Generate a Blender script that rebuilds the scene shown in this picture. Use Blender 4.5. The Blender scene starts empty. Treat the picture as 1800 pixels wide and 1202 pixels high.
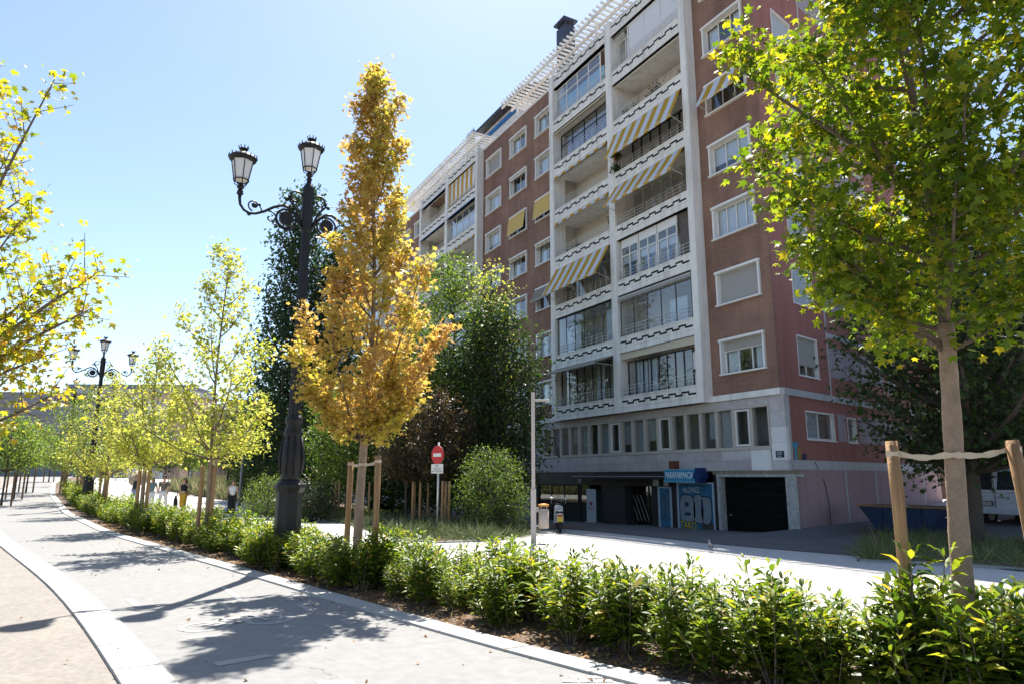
import bpy, math, random
import numpy as np
from mathutils import Vector, Matrix
random.seed(7)
R_ = np.random.RandomState(11)
SC = bpy.context.scene
COL = SC.collection
rad = math.radians

# ------------------------------------------------------------------ camera
EYE, FOC, PITCH, ROLL, YAW = 1.6, 1200.0, 0.194, 0.0014, 1.07
fw = np.array([-math.sin(YAW), math.cos(YAW), 0.0]); rt = np.array([math.cos(YAW), math.sin(YAW), 0.0]); upv = np.array([0, 0, 1.0])
cF = fw * math.cos(PITCH) + upv * math.sin(PITCH); cU0 = -fw * math.sin(PITCH) + upv * math.cos(PITCH)
cR = rt * math.cos(ROLL) + cU0 * math.sin(ROLL); cU = -rt * math.sin(ROLL) + cU0 * math.cos(ROLL)
cam_d = bpy.data.cameras.new('camera'); cam = bpy.data.objects.new('camera', cam_d); COL.objects.link(cam)
cam_d.sensor_width = 36.0; cam_d.lens = 24.0; cam_d.clip_start = 0.05; cam_d.clip_end = 3000
cam.matrix_world = Matrix(((cR[0], cU[0], -cF[0], 0), (cR[1], cU[1], -cF[1], 0), (cR[2], cU[2], -cF[2], EYE), (0, 0, 0, 1)))
SC.camera = cam
# ------------------------------------------------------------------ sky, sun, exposure
SUN_EL = rad(60.5); SUN_D = (-0.86, 0.51)
az = math.atan2(SUN_D[0], SUN_D[1])
world = bpy.data.worlds.new('World'); SC.world = world; world.use_nodes = True
wn = world.node_tree; bg = wn.nodes['Background']
sky = wn.nodes.new('ShaderNodeTexSky'); sky.sky_type = 'NISHITA'; sky.sun_disc = False
sky.sun_elevation = SUN_EL; sky.sun_rotation = az; sky.air_density = 1.0; sky.dust_density = 0.9; sky.ozone_density = 0.8; sky.altitude = 600
wn.links.new(sky.outputs[0], bg.inputs[0]); bg.inputs[1].default_value = 0.078
sun_d = bpy.data.lights.new('sun', 'SUN'); sun_d.energy = 4.3; sun_d.angle = rad(0.53); sun_d.color = (1.0, 0.955, 0.88)
sun = bpy.data.objects.new('sun', sun_d); COL.objects.link(sun)
sdir = Vector((SUN_D[0] * math.cos(SUN_EL), SUN_D[1] * math.cos(SUN_EL), math.sin(SUN_EL))).normalized()
sun.rotation_euler = sdir.to_track_quat('Z', 'Y').to_euler()
VS = SC.view_settings; VS.view_transform = 'Standard'; VS.look = 'None'; VS.gamma = 1.0; VS.use_curve_mapping = False; VS.exposure = 1.6
SC.cycles.use_denoising = True; SC.cycles.max_bounces = 8; SC.cycles.diffuse_bounces = 3; SC.cycles.glossy_bounces = 3
SC.cycles.transmission_bounces = 6; SC.cycles.transparent_max_bounces = 12; SC.cycles.caustics_reflective = False; SC.cycles.caustics_refractive = False

# ------------------------------------------------------------------ geometry of the place
KX = [-220, -120, -90, -70, -50, -36.6, -23.3, -16.6, -12.25, -9.72, -7.75, -6.16, -4.6, -3.2, -2, 0, 3, 8, 20]
KY = [-8, -7.2, -6.4, -5.8, -4.2, -2.5, -.57, .89, 1.85, 2.36, 2.79, 3.13, 3.50, 3.98, 4.45, 5.3, 6.8, 9.8, 18]
_kx = np.arange(-220, 20.1, .25); _ky = np.interp(_kx, KX, KY)
for _i in range(3): _ky = np.convolve(np.pad(_ky, 6, mode='reflect', reflect_type='odd'), np.ones(13) / 13, 'valid')
def K(x): return np.interp(x, _kx, _ky)                     # bike path edge on the hedge side
def sstep(a, b, x):
    t = np.clip((x - a) / (b - a), 0, 1); return t * t * (3 - 2 * t)
def h(x, y):                                                 # height of the ground
    x = np.asarray(x, float); y = np.asarray(y, float)
    t = np.maximum(y - K(x), 0.0)
    z = -(0.024 + 0.0008 * np.clip(-x - 18, 0, 20)) * np.minimum(t, 26)
    z = z + 1.9 * (1 - np.exp(-np.maximum(-x - 37, 0) / 45.0))
    z = z + 0.07 * np.maximum(y - 22.3, 0) * sstep(-30, -21, x)
    return z
def at(px, py, depth):                                       # a point seen at a place in the photograph, at a distance in metres
    d = cF * FOC + cR * (px - 900) - cU * (py - 601); return np.array([0, 0, EYE]) + d * (depth / (d @ fw))

# ------------------------------------------------------------------ helpers
def tag(o, label=None, cat=None, group=None, kind=None):
    if label: o['label'] = label
    if cat: o['category'] = cat
    if group: o['group'] = group
    if kind: o['kind'] = kind
    return o
OFF = {}
def empty(name, loc=(0, 0, 0), rz=0.0):
    o = bpy.data.objects.new(name, None); COL.objects.link(o); o.location = loc; o.rotation_euler = (0, 0, rz)
    o.empty_display_size = .2; OFF[o.name] = np.array(loc, float) if rz == 0 else np.zeros(3); return o
def local(name, loc=(0, 0, 0), rz=0.0):                     # an empty whose parts are written in its own coordinates
    o = empty(name, loc, rz); OFF[o.name] = np.zeros(3); return o
def link_mesh(name, me, parent=None):
    o = bpy.data.objects.new(name, me); COL.objects.link(o)
    if parent is not None:
        o.parent = parent; OFF[o.name] = OFF.get(parent.name, np.zeros(3))
    else: OFF[o.name] = np.zeros(3)
    return o
def copy_tree(o, parent=None):
    c = o.copy(); COL.objects.link(c); c.parent = parent; OFF[c.name] = OFF.get(o.name, np.zeros(3))
    for ch in list(o.children): copy_tree(ch, c)
    return c

class MB:
    def __init__(s): s.v = []; s.f = []; s.m = []
    def add(s, vs, fs, m=0):
        n = len(s.v); s.v += [tuple(map(float, p)) for p in vs]; s.f += [tuple(i + n for i in q) for q in fs]; s.m += [m] * len(fs); return s
    def box(s, x0, x1, y0, y1, z0, z1, m=0):
        if x0 > x1: x0, x1 = x1, x0
        if y0 > y1: y0, y1 = y1, y0
        if z0 > z1: z0, z1 = z1, z0
        return s.add([(x0, y0, z0), (x1, y0, z0), (x1, y1, z0), (x0, y1, z0), (x0, y0, z1), (x1, y0, z1), (x1, y1, z1), (x0, y1, z1)],
                     [(0, 3, 2, 1), (4, 5, 6, 7), (0, 1, 5, 4), (1, 2, 6, 5), (2, 3, 7, 6), (3, 0, 4, 7)], m)
    def hexa(s, P, m=0):                                    # eight points: bottom ring then top ring
        return s.add(P, [(0, 3, 2, 1), (4, 5, 6, 7), (0, 1, 5, 4), (1, 2, 6, 5), (2, 3, 7, 6), (3, 0, 4, 7)], m)
    def tube(s, path, r, n=8, m=0, cap=True):
        P = [np.array(p, float) for p in path]; k = len(P); rr = [r] * k if np.isscalar(r) else list(r)
        ref = None; base = len(s.v); V = []
        for i in range(k):
            t = P[min(i + 1, k - 1)] - P[max(i - 1, 0)]; t = t / (np.linalg.norm(t) + 1e-9)
            if ref is None:
                ref = np.array([0, 0, 1.0]) if abs(t[2]) < .9 else np.array([1.0, 0, 0])
            a = np.cross(t, ref); a /= (np.linalg.norm(a) + 1e-9); b = np.cross(a, t); ref = b
            for j in range(n):
                an = 2 * math.pi * j / n; V.append(P[i] + rr[i] * (math.cos(an) * a + math.sin(an) * b))
        F = [(i * n + j, i * n + (j + 1) % n, (i + 1) * n + (j + 1) % n, (i + 1) * n + j) for i in range(k - 1) for j in range(n)]
        if cap: F += [tuple(range(n - 1, -1, -1)), tuple((k - 1) * n + j for j in range(n))]
        return s.add(V, F, m)
    def lathe(s, prof, n=16, c=(0, 0, 0), m=0, rot=0.0, sx=1.0, sy=1.0):
        V = []; k = len(prof)
        for r, z in prof:
            for j in range(n):
                a = 2 * math.pi * j / n + rot; V.append((c[0] + sx * r * math.cos(a), c[1] + sy * r * math.sin(a), c[2] + z))
        F = [(i * n + j, i * n + (j + 1) % n, (i + 1) * n + (j + 1) % n, (i + 1) * n + j) for i in range(k - 1) for j in range(n)]
        F += [tuple(range(n - 1, -1, -1)), tuple((k - 1) * n + j for j in range(n))]
        return s.add(V, F, m)
    def prism(s, poly, y0, y1, m=0):                        # polygon in x,z pushed along y
        n = len(poly); V = [(x, y0, z) for x, z in poly] + [(x, y1, z) for x, z in poly]
        return s.add(V, [tuple(range(n)), tuple(range(2 * n - 1, n - 1, -1))] + [(i, i + n, (i + 1) % n + n, (i + 1) % n) for i in range(n)], m)
    def build(s, name, mats, parent=None, smooth=False, bevel=0.0):
        me = bpy.data.meshes.new(name); off = OFF.get(parent.name, np.zeros(3)) if parent is not None else np.zeros(3)
        V = (np.array(s.v, float).reshape(-1, 3) - off).tolist()
        me.from_pydata(V, [], s.f)
        if not isinstance(mats, (list, tuple)): mats = [mats]
        for mt in mats: me.materials.append(mt)
        if len(mats) > 1: me.polygons.foreach_set('material_index', s.m)
        if smooth: me.polygons.foreach_set('use_smooth', [True] * len(s.f))
        me.update()
        o = link_mesh(name, me, parent)
        if bevel > 0:
            b = o.modifiers.new('bevel', 'BEVEL'); b.width = bevel; b.segments = 2; b.limit_method = 'ANGLE'
        return o
def BX(*a): return MB().box(*a)

# ------------------------------------------------------------------ materials
MATS = {}
def nodemat(name):
    m = bpy.data.materials.new(name); m.use_nodes = True; nt = m.node_tree; return m, nt, nt.nodes['Principled BSDF']
def lin(c):
    return tuple((x / 12.92 if x <= .04045 else ((x + .055) / 1.055) ** 2.4) for x in c[:3]) + (1,)
def M(name, col, rough=.75, var=.12, scale=6.0, bump=0.0, bscale=None, metal=0.0, spec=.4, fine=0.0, stretch=None, bands=0.0, streak=0.0, objvar=0.0):
    """base colour (linear) broken up by two noises, with a little relief"""
    if name in MATS: return MATS[name]
    m, nt, b = nodemat(name); N, L = nt.nodes, nt.links
    col = tuple(col[:3])
    b.inputs['Roughness'].default_value = rough; b.inputs['Metallic'].default_value = metal; b.inputs['Specular IOR Level'].default_value = spec
    b.inputs['Base Color'].default_value = col + (1,)
    if var > 0 or bump > 0:
        tc = N.new('ShaderNodeTexCoord'); no = N.new('ShaderNodeTexNoise'); no.inputs['Scale'].default_value = scale; no.inputs['Detail'].default_value = 6; no.inputs['Roughness'].default_value = .65
        vec = tc.outputs['Object']
        if stretch:
            mp = N.new('ShaderNodeMapping'); mp.inputs['Scale'].default_value = stretch; L.new(vec, mp.inputs['Vector']); vec = mp.outputs[0]
        L.new(vec, no.inputs['Vector'])
        if var > 0:
            cr = N.new('ShaderNodeValToRGB'); cr.color_ramp.elements[0].position = .3; cr.color_ramp.elements[1].position = .7
            cr.color_ramp.elements[0].color = tuple(c * (1 - var) for c in col) + (1,); cr.color_ramp.elements[1].color = tuple(min(1, c * (1 + var)) for c in col) + (1,)
            L.new(no.outputs['Fac'], cr.inputs['Fac'])
            src = cr.outputs['Color']
            if fine > 0:
                n2 = N.new('ShaderNodeTexNoise'); n2.inputs['Scale'].default_value = scale * 14; n2.inputs['Detail'].default_value = 3
                L.new(tc.outputs['Object'], n2.inputs['Vector'])
                mr = N.new('ShaderNodeMapRange'); mr.inputs[1].default_value = .3; mr.inputs[2].default_value = .7; mr.inputs[3].default_value = 1 - fine; mr.inputs[4].default_value = 1 + fine
                L.new(n2.outputs['Fac'], mr.inputs[0])
                mx = N.new('ShaderNodeVectorMath'); mx.operation = 'SCALE'; L.new(src, mx.inputs[0]); L.new(mr.outputs[0], mx.inputs['Scale']); src = mx.outputs[0]
            if streak > 0:
                mp2 = N.new('ShaderNodeMapping'); mp2.inputs['Scale'].default_value = (2.6, 2.6, .16); L.new(tc.outputs['Object'], mp2.inputs['Vector'])
                n3 = N.new('ShaderNodeTexNoise'); n3.inputs['Scale'].default_value = 1.0; n3.inputs['Detail'].default_value = 7; n3.inputs['Roughness'].default_value = .7; L.new(mp2.outputs[0], n3.inputs['Vector'])
                m3 = N.new('ShaderNodeMapRange'); m3.inputs[1].default_value = .45; m3.inputs[2].default_value = .72; m3.inputs[3].default_value = 1.0; m3.inputs[4].default_value = 1 - streak; L.new(n3.outputs['Fac'], m3.inputs[0])
                x3 = N.new('ShaderNodeVectorMath'); x3.operation = 'SCALE'; L.new(src, x3.inputs[0]); L.new(m3.outputs[0], x3.inputs['Scale']); src = x3.outputs[0]
            if objvar > 0:
                oi = N.new('ShaderNodeObjectInfo'); m4 = N.new('ShaderNodeMapRange'); m4.inputs[3].default_value = 1 - objvar; m4.inputs[4].default_value = 1 + objvar; L.new(oi.outputs['Random'], m4.inputs[0])
                x4 = N.new('ShaderNodeVectorMath'); x4.operation = 'SCALE'; L.new(src, x4.inputs[0]); L.new(m4.outputs[0], x4.inputs['Scale']); src = x4.outputs[0]
            L.new(src, b.inputs['Base Color'])
        if bump > 0:
            nb = no
            if bscale:
                nb = N.new('ShaderNodeTexNoise'); nb.inputs['Scale'].default_value = bscale; nb.inputs['Detail'].default_value = 5; L.new(tc.outputs['Object'], nb.inputs['Vector'])
            bp = N.new('ShaderNodeBump'); bp.inputs['Strength'].default_value = bump; bp.inputs['Distance'].default_value = .02
            hsrc = nb.outputs['Fac']
            if bands:
                wv = N.new('ShaderNodeTexWave'); wv.wave_type = 'BANDS'; wv.bands_direction = 'DIAGONAL'; wv.wave_profile = 'SAW'; wv.inputs['Scale'].default_value = bands; wv.inputs['Distortion'].default_value = 1.2; wv.inputs['Detail'].default_value = 2; L.new(tc.outputs['Object'], wv.inputs['Vector'])
                ad = N.new('ShaderNodeMath'); ad.operation = 'MULTIPLY_ADD'; ad.inputs[1].default_value = .9; L.new(wv.outputs['Fac'], ad.inputs[0]); L.new(hsrc, ad.inputs[2]); hsrc = ad.outputs[0]
            L.new(hsrc, bp.inputs['Height']); L.new(bp.outputs[0], b.inputs['Normal'])
    MATS[name] = m; return m
def leafmat(name, stops, trans, tfac=.42, rough=.5, patch=0.0, patch_cols=None, pscale=.8, spec=.35, objvar=False):
    if name in MATS: return MATS[name]
    m, nt, b = nodemat(name); N, L = nt.nodes, nt.links
    g = N.new('ShaderNodeNewGeometry'); cr = N.new('ShaderNodeValToRGB'); cr.color_ramp.interpolation = 'LINEAR'
    e = cr.color_ramp.elements
    while len(e) < len(stops): e.new(.5)
    for i, (p, c) in enumerate(stops): e[i].position = p; e[i].color = tuple(c) + (1,)
    L.new(g.outputs['Random Per Island'], cr.inputs['Fac']); src = cr.outputs['Color']
    if patch_cols:
        tc = N.new('ShaderNodeTexCoord'); no = N.new('ShaderNodeTexNoise'); no.inputs['Scale'].default_value = pscale; no.inputs['Detail'].default_value = 2
        L.new(tc.outputs['Object'], no.inputs['Vector'])
        mr = N.new('ShaderNodeMapRange'); mr.inputs[1].default_value = .42; mr.inputs[2].default_value = .62; mr.inputs[3].default_value = 0; mr.inputs[4].default_value = patch
        L.new(no.outputs['Fac'], mr.inputs[0])
        c2 = N.new('ShaderNodeValToRGB'); e2 = c2.color_ramp.elements
        e2[0].color = tuple(patch_cols[0]) + (1,); e2[1].color = tuple(patch_cols[1]) + (1,)
        L.new(g.outputs['Random Per Island'], c2.inputs['Fac'])
        mx = N.new('ShaderNodeMix'); mx.data_type = 'RGBA'; L.new(mr.outputs[0], mx.inputs['Factor']); L.new(src, mx.inputs['A']); L.new(c2.outputs[0], mx.inputs['B']); src = mx.outputs['Result']
    oi = N.new('ShaderNodeObjectInfo'); m4 = N.new('ShaderNodeMapRange'); m4.inputs[3].default_value = .82; m4.inputs[4].default_value = 1.2; L.new(oi.outputs['Random'], m4.inputs[0])
    x4 = N.new('ShaderNodeVectorMath'); x4.operation = 'SCALE'; L.new(src, x4.inputs[0]); L.new(m4.outputs[0], x4.inputs['Scale']); src = x4.outputs[0] if objvar else src
    L.new(src, b.inputs['Base Color']); b.inputs['Roughness'].default_value = rough; b.inputs['Specular IOR Level'].default_value = spec
    tl = N.new('ShaderNodeBsdfTranslucent'); vm = N.new('ShaderNodeVectorMath'); vm.operation = 'MULTIPLY'; vm.inputs[1].default_value = trans
    L.new(src, vm.inputs[0]); L.new(vm.outputs[0], tl.inputs['Color'])
    ms = N.new('ShaderNodeMixShader'); ms.inputs[0].default_value = tfac
    L.new(b.outputs[0], ms.inputs[1]); L.new(tl.outputs[0], ms.inputs[2]); L.new(ms.outputs[0], N['Material Output'].inputs['Surface'])
    MATS[name] = m; return m
def glassmat(name, tint, refl=.9, ior=1.6):
    if name in MATS: return MATS[name]
    m, nt, b = nodemat(name); N, L = nt.nodes, nt.links
    tr = N.new('ShaderNodeBsdfTransparent'); tr.inputs[0].default_value = tuple(tint) + (1,)
    gl = N.new('ShaderNodeBsdfGlossy'); gl.inputs['Color'].default_value = (refl, refl, refl, 1); gl.inputs['Roughness'].default_value = .015
    lw = N.new('ShaderNodeLayerWeight'); lw.inputs['Blend'].default_value = .5; pw = N.new('ShaderNodeMath'); pw.operation = 'POWER'; pw.inputs[1].default_value = 4.0; L.new(lw.outputs['Facing'], pw.inputs[0])
    fr = N.new('ShaderNodeMapRange'); f0 = ((ior - 1) / (ior + 1)) ** 2; fr.inputs[3].default_value = f0; fr.inputs[4].default_value = 1.0; L.new(pw.outputs[0], fr.inputs[0])
    ms = N.new('ShaderNodeMixShader'); L.new(fr.outputs[0], ms.inputs[0]); L.new(tr.outputs[0], ms.inputs[1]); L.new(gl.outputs[0], ms.inputs[2])
    ms = N.new('ShaderNodeMixShader'); L.new(fr.outputs[0], ms.inputs[0]); L.new(tr.outputs[0], ms.inputs[1]); L.new(gl.outputs[0], ms.inputs[2])
    L.new(ms.outputs[0], N['Material Output'].inputs['Surface']); MATS[name] = m; return m
def brickmat(name, c1, c2, mortar):
    m, nt, b = nodemat(name); N, L = nt.nodes, nt.links
    tc = N.new('ShaderNodeTexCoord'); sp = N.new('ShaderNodeSeparateXYZ'); cb = N.new('ShaderNodeCombineXYZ'); L.new(tc.outputs['Object'], sp.inputs[0])
    L.new(sp.outputs[0], cb.inputs[0]); L.new(sp.outputs[2], cb.inputs[1])
    br = N.new('ShaderNodeTexBrick'); br.inputs['Color1'].default_value = c1 + (1,); br.inputs['Color2'].default_value = c2 + (1,); br.inputs['Mortar'].default_value = mortar + (1,)
    br.inputs['Scale'].default_value = 1.0; br.inputs['Brick Width'].default_value = .26; br.inputs['Row Height'].default_value = .07; br.inputs['Mortar Size'].default_value = .008
    L.new(cb.outputs[0], br.inputs['Vector'])
    no = N.new('ShaderNodeTexNoise'); no.inputs['Scale'].default_value = .9; no.inputs['Detail'].default_value = 5; L.new(tc.outputs['Object'], no.inputs['Vector'])
    mr = N.new('ShaderNodeMapRange'); mr.inputs[1].default_value = .3; mr.inputs[2].default_value = .7; mr.inputs[3].default_value = .84; mr.inputs[4].default_value = 1.14; L.new(no.outputs['Fac'], mr.inputs[0])
    mp2 = N.new('ShaderNodeMapping'); mp2.inputs['Scale'].default_value = (1.4, 1.4, .12); L.new(tc.outputs['Object'], mp2.inputs['Vector'])
    n3 = N.new('ShaderNodeTexNoise'); n3.inputs['Scale'].default_value = 1.0; n3.inputs['Detail'].default_value = 7; n3.inputs['Roughness'].default_value = .7; L.new(mp2.outputs[0], n3.inputs['Vector'])
    m3 = N.new('ShaderNodeMapRange'); m3.inputs[1].default_value = .4; m3.inputs[2].default_value = .7; m3.inputs[3].default_value = 1.08; m3.inputs[4].default_value = .78; L.new(n3.outputs['Fac'], m3.inputs[0])
    m5 = N.new('ShaderNodeMath'); m5.operation = 'MULTIPLY'; L.new(mr.outputs[0], m5.inputs[0]); L.new(m3.outputs[0], m5.inputs[1])
    vm = N.new('ShaderNodeVectorMath'); vm.operation = 'SCALE'; L.new(br.outputs['Color'], vm.inputs[0]); L.new(m5.outputs[0], vm.inputs['Scale']); L.new(vm.outputs[0], b.inputs['Base Color'])
    bp = N.new('ShaderNodeBump'); bp.inputs['Strength'].default_value = .5; bp.inputs['Distance'].default_value = .01; bp.invert = True; L.new(br.outputs['Fac'], bp.inputs['Height']); L.new(bp.outputs[0], b.inputs['Normal'])
    b.inputs['Roughness'].default_value = .85; b.inputs['Specular IOR Level'].default_value = .2; MATS[name] = m; return m
def stripemat(name, c1, c2, period, duty=.5, axis=0, rough=.8, phase=0.0):
    m, nt, b = nodemat(name); N, L = nt.nodes, nt.links
    tc = N.new('ShaderNodeTexCoord'); sp = N.new('ShaderNodeSeparateXYZ'); L.new(tc.outputs['Object'], sp.inputs[0])
    a = N.new('ShaderNodeMath'); a.operation = 'MULTIPLY_ADD'; a.inputs[1].default_value = 1 / period; a.inputs[2].default_value = 1000 + phase; L.new(sp.outputs[axis], a.inputs[0])
    f = N.new('ShaderNodeMath'); f.operation = 'FRACT'; L.new(a.outputs[0], f.inputs[0])
    g = N.new('ShaderNodeMath'); g.operation = 'GREATER_THAN'; g.inputs[1].default_value = duty; L.new(f.outputs[0], g.inputs[0])
    mx = N.new('ShaderNodeMix'); mx.data_type = 'RGBA'; mx.inputs['A'].default_value = tuple(c1) + (1,); mx.inputs['B'].default_value = tuple(c2) + (1,); L.new(g.outputs[0], mx.inputs['Factor'])
    L.new(mx.outputs['Result'], b.inputs['Base Color']); b.inputs['Roughness'].default_value = rough; b.inputs['Specular IOR Level'].default_value = .15
    tl = N.new('ShaderNodeBsdfTranslucent'); L.new(mx.outputs['Result'], tl.inputs[0]); ms = N.new('ShaderNodeMixShader'); ms.inputs[0].default_value = .35
    L.new(b.outputs[0], ms.inputs[1]); L.new(tl.outputs[0], ms.inputs[2]); L.new(ms.outputs[0], N['Material Output'].inputs['Surface'])
    MATS[name] = m; return m

concrete = M('pale_concrete', (.43, .415, .39), .9, .07, .55, .12, 60, fine=.05)
asphalt = M('bike_path_surface', (.212, .207, .20), .92, .035, .5, .05, 140, fine=.09)
def add_cracks(m, scale, dark):
    nt = m.node_tree; N, L = nt.nodes, nt.links; b = N['Principled BSDF']; src = b.inputs['Base Color'].links[0].from_socket
    tc = N.new('ShaderNodeTexCoord'); dn = N.new('ShaderNodeTexNoise'); dn.inputs['Scale'].default_value = 2.2; dn.inputs['Detail'].default_value = 6; L.new(tc.outputs['Object'], dn.inputs['Vector'])
    va = N.new('ShaderNodeVectorMath'); va.operation = 'MULTIPLY_ADD'; va.inputs[1].default_value = (.5, .5, .5); L.new(dn.outputs['Color'], va.inputs[0]); L.new(tc.outputs['Object'], va.inputs[2])
    vo = N.new('ShaderNodeTexVoronoi'); vo.feature = 'DISTANCE_TO_EDGE'; vo.inputs['Scale'].default_value = scale; L.new(va.outputs[0], vo.inputs['Vector'])
    cm = N.new('ShaderNodeMapRange'); cm.inputs[1].default_value = .0; cm.inputs[2].default_value = .006; cm.inputs[3].default_value = dark; cm.inputs[4].default_value = 1.0; L.new(vo.outputs['Distance'], cm.inputs[0])
    pn = N.new('ShaderNodeTexNoise'); pn.inputs['Scale'].default_value = .35; pn.inputs['Detail'].default_value = 3; L.new(tc.outputs['Object'], pn.inputs['Vector'])
    pm = N.new('ShaderNodeMapRange'); pm.inputs[1].default_value = .5; pm.inputs[2].default_value = .56; L.new(pn.outputs['Fac'], pm.inputs[0])
    mx = N.new('ShaderNodeMix'); mx.data_type = 'FLOAT'; mx.inputs[2].default_value = 1.0; L.new(pm.outputs[0], mx.inputs[0]); L.new(cm.outputs[0], mx.inputs[3])
    st = N.new('ShaderNodeTexNoise'); st.inputs['Scale'].default_value = 3.5; st.inputs['Detail'].default_value = 8; st.inputs['Roughness'].default_value = .75; L.new(tc.outputs['Object'], st.inputs['Vector'])
    sm = N.new('ShaderNodeMapRange'); sm.inputs[1].default_value = .58; sm.inputs[2].default_value = .75; sm.inputs[3].default_value = 1.0; sm.inputs[4].default_value = .84; L.new(st.outputs['Fac'], sm.inputs[0])
    mu = N.new('ShaderNodeMath'); mu.operation = 'MULTIPLY'; L.new(mx.outputs[0], mu.inputs[0]); L.new(sm.outputs[0], mu.inputs[1])
    sc_ = N.new('ShaderNodeVectorMath'); sc_.operation = 'SCALE'; L.new(src, sc_.inputs[0]); L.new(mu.outputs[0], sc_.inputs['Scale']); L.new(sc_.outputs[0], b.inputs['Base Color'])
add_cracks(asphalt, .7, .62); add_cracks(concrete, .3, .7)
kerb_m = M('kerb_stone', (.33, .325, .31), .85, .07, 2.0, .1, 50, fine=.05, objvar=.07)
sand = M('sandy_gravel', (.212, .19, .168),   .95, .10, 1.2, .22, 70, fine=.14)
earth = M('bed_soil', (.13, .09, .065), .97, .35, 2.5, 1.0, 18, fine=.35)
paint = M('road_paint', (.29, .29, .285), .7, .06, 9, fine=.08)
white_r = M('white_render', (.80, .78, .73), .85, .06, 1.4, .05, 25, fine=.03, streak=.30)
cream_r = M('cream_render', (.52, .48, .40), .85, .06, 1.2)
ret_r = M('grey_render', (.6, .59, .56), .85, .07, 1.0)
dark_in = M('black_inlay', (.012, .013, .015), .8, 0, spec=.1)
frame_w = M('white_frame', (.76, .75, .71), .6, .05, 6)
frame_b = M('black_frame', (.02, .02, .022), .5, 0)
frame_g = M('beige_frame', (.46, .43, .37), .7, .06, 5)
rail_m = M('rail_paint', (.60, .59, .56), .5, .1, 10)
glass = glassmat('window_glass', (.93, .95, .96), ior=1.75)
glass_s = glassmat('shop_glass', (.62, .72, .70), ior=1.65)
interior = M('dim_room', (.24, .23, .22), .9, .2, 1.5)
room_w = M('balcony_plaster', (.66, .62, .54), .9, .05, 2)
curtain_m = M('curtain_cloth', (.70, .76, .80), .9, .08, 9)
blue_m = M('blue_cloth', (.03, .14, .36), .8, .05, 5)
slat_m = stripemat('roller_slats', (.56, .55, .52), (.40, .39, .37), .062, .72, 2)
blind_m = M('roller_blind', (.60, .64, .68), .8, .05, 5)
stone_a = M('stone_cladding', (.46, .43, .42), .7, .14, 2.2, .05, 30, fine=.06, streak=.15, objvar=.08)
stone_b = M('stone_cladding_pale', (.74, .74, .72), .7, .05, 2.0, streak=.15, objvar=.08)
stone_c = M('stone_cladding_grey', (.50, .49, .48), .7, .14, 2.8, fine=.05, streak=.15, objvar=.08)
brick = brickmat('red_brick', (.222, .118, .082), (.27, .15, .106), (.29, .21, .165))
brick2 = brickmat('red_brick_dark', (.212, .11, .079), (.246, .13, .095), (.26, .18, .145))
pink = M('pink_render', (.33, .14, .115), .9, .06, .8, .06, 30, streak=.22)
lilac = M('lilac_render', (.36, .31, .335), .9, .05, .8, .05, 30, streak=.22)
mauve = M('mauve_render', (.37, .25, .26), .9, .05, .8, .05, 30, streak=.22)
band_m = M('grey_white_band', (.47, .48, .48), .9, .06, 1.2, streak=.22)
sy = stripemat('yellow_striped_awning', (.66, .40, .05), (.76, .79, .82), .84, .5, 0)
sy_f = stripemat('yellow_fine_striped_awning', (.62, .37, .06), (.62, .62, .60), .50, .5, 0)
yel_m = M('plain_yellow_awning', (.58, .40, .12), .85, .05, 3)
gry_m = stripemat('grey_striped_awning', (.42, .36, .22), (.34, .33, .31), .5, .4, 0)
cre_m = M('cream_awning', (.55, .49, .37), .85, .05, 3)
iron = M('black_iron', (.010, .010, .011), .5, .25, 8, .12, 30, spec=.35)
milk = M('frosted_glass', (.72, .72, .70), .35, .03, 5)
galv = M('galvanised_steel', (.45, .46, .47), .4, .12, 12, metal=.6)
taupe = M('taupe_paint', (.40, .36, .335), .55, .06, 6)
wood = M('stake_timber', (.33, .19, .09), .8, .42, 26, .35, 24, fine=.1, stretch=(1, 1, .05))
wood_d = M('old_stake_timber', (.20, .12, .065), .85, .2, 5, .2, 24)
wrap = M('jute_wrap', (.33, .235, .165), .95, .22, 7, .8, 70, fine=.15, bands=2.2)
bark = M('grey_brown_bark', (.16, .12, .09), .95, .25, 14, .6, 40)
bark_d = M('dark_bark', (.07, .055, .045), .95, .25, 10, .5, 30)
strap_m = M('cotton_strap', (.58, .46, .33), .9, .08, 20)
black_m = M('matt_black', (.012, .012, .013), .6, 0)

# ================================================================== the ground
def struct(o): o['kind'] = 'structure'; return o
def sheet(name, xs, lo, hi, m, lift, ny=2, parent=None, thick=0.0):
    """a strip that follows the ground between two curves y=lo(x), y=hi(x)"""
    V = []; F = []; nx = len(xs)
    for x in xs:
        a, b = float(lo(x)), float(hi(x))
        for j in range(ny):
            y = a + (b - a) * j / (ny - 1); V.append((x, y, float(h(x, y)) + lift))
    for i in range(nx - 1):
        for j in range(ny - 1):
            a = i * ny + j; F.append((a, a + 1, a + ny + 1, a + ny))
    mb = MB(); mb.add(V, F)
    if thick:
        for side in (0, ny - 1):
            n0 = len(mb.v); top = [V[i * ny + side] for i in range(nx)]
            mb.v += [(p[0], p[1], p[2] - thick) for p in top]
            for i in range(nx - 1):
                a, b = i * ny + side, (i + 1) * ny + side
                mb.f.append((a, b, n0 + i + 1, n0 + i) if side else (b, a, n0 + i, n0 + i + 1)); mb.m.append(0)
    return mb.build(name, m, parent)
xs_n = list(np.concatenate([np.arange(9, -40, -.5), np.arange(-40, -121, -2.0)]))
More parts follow.
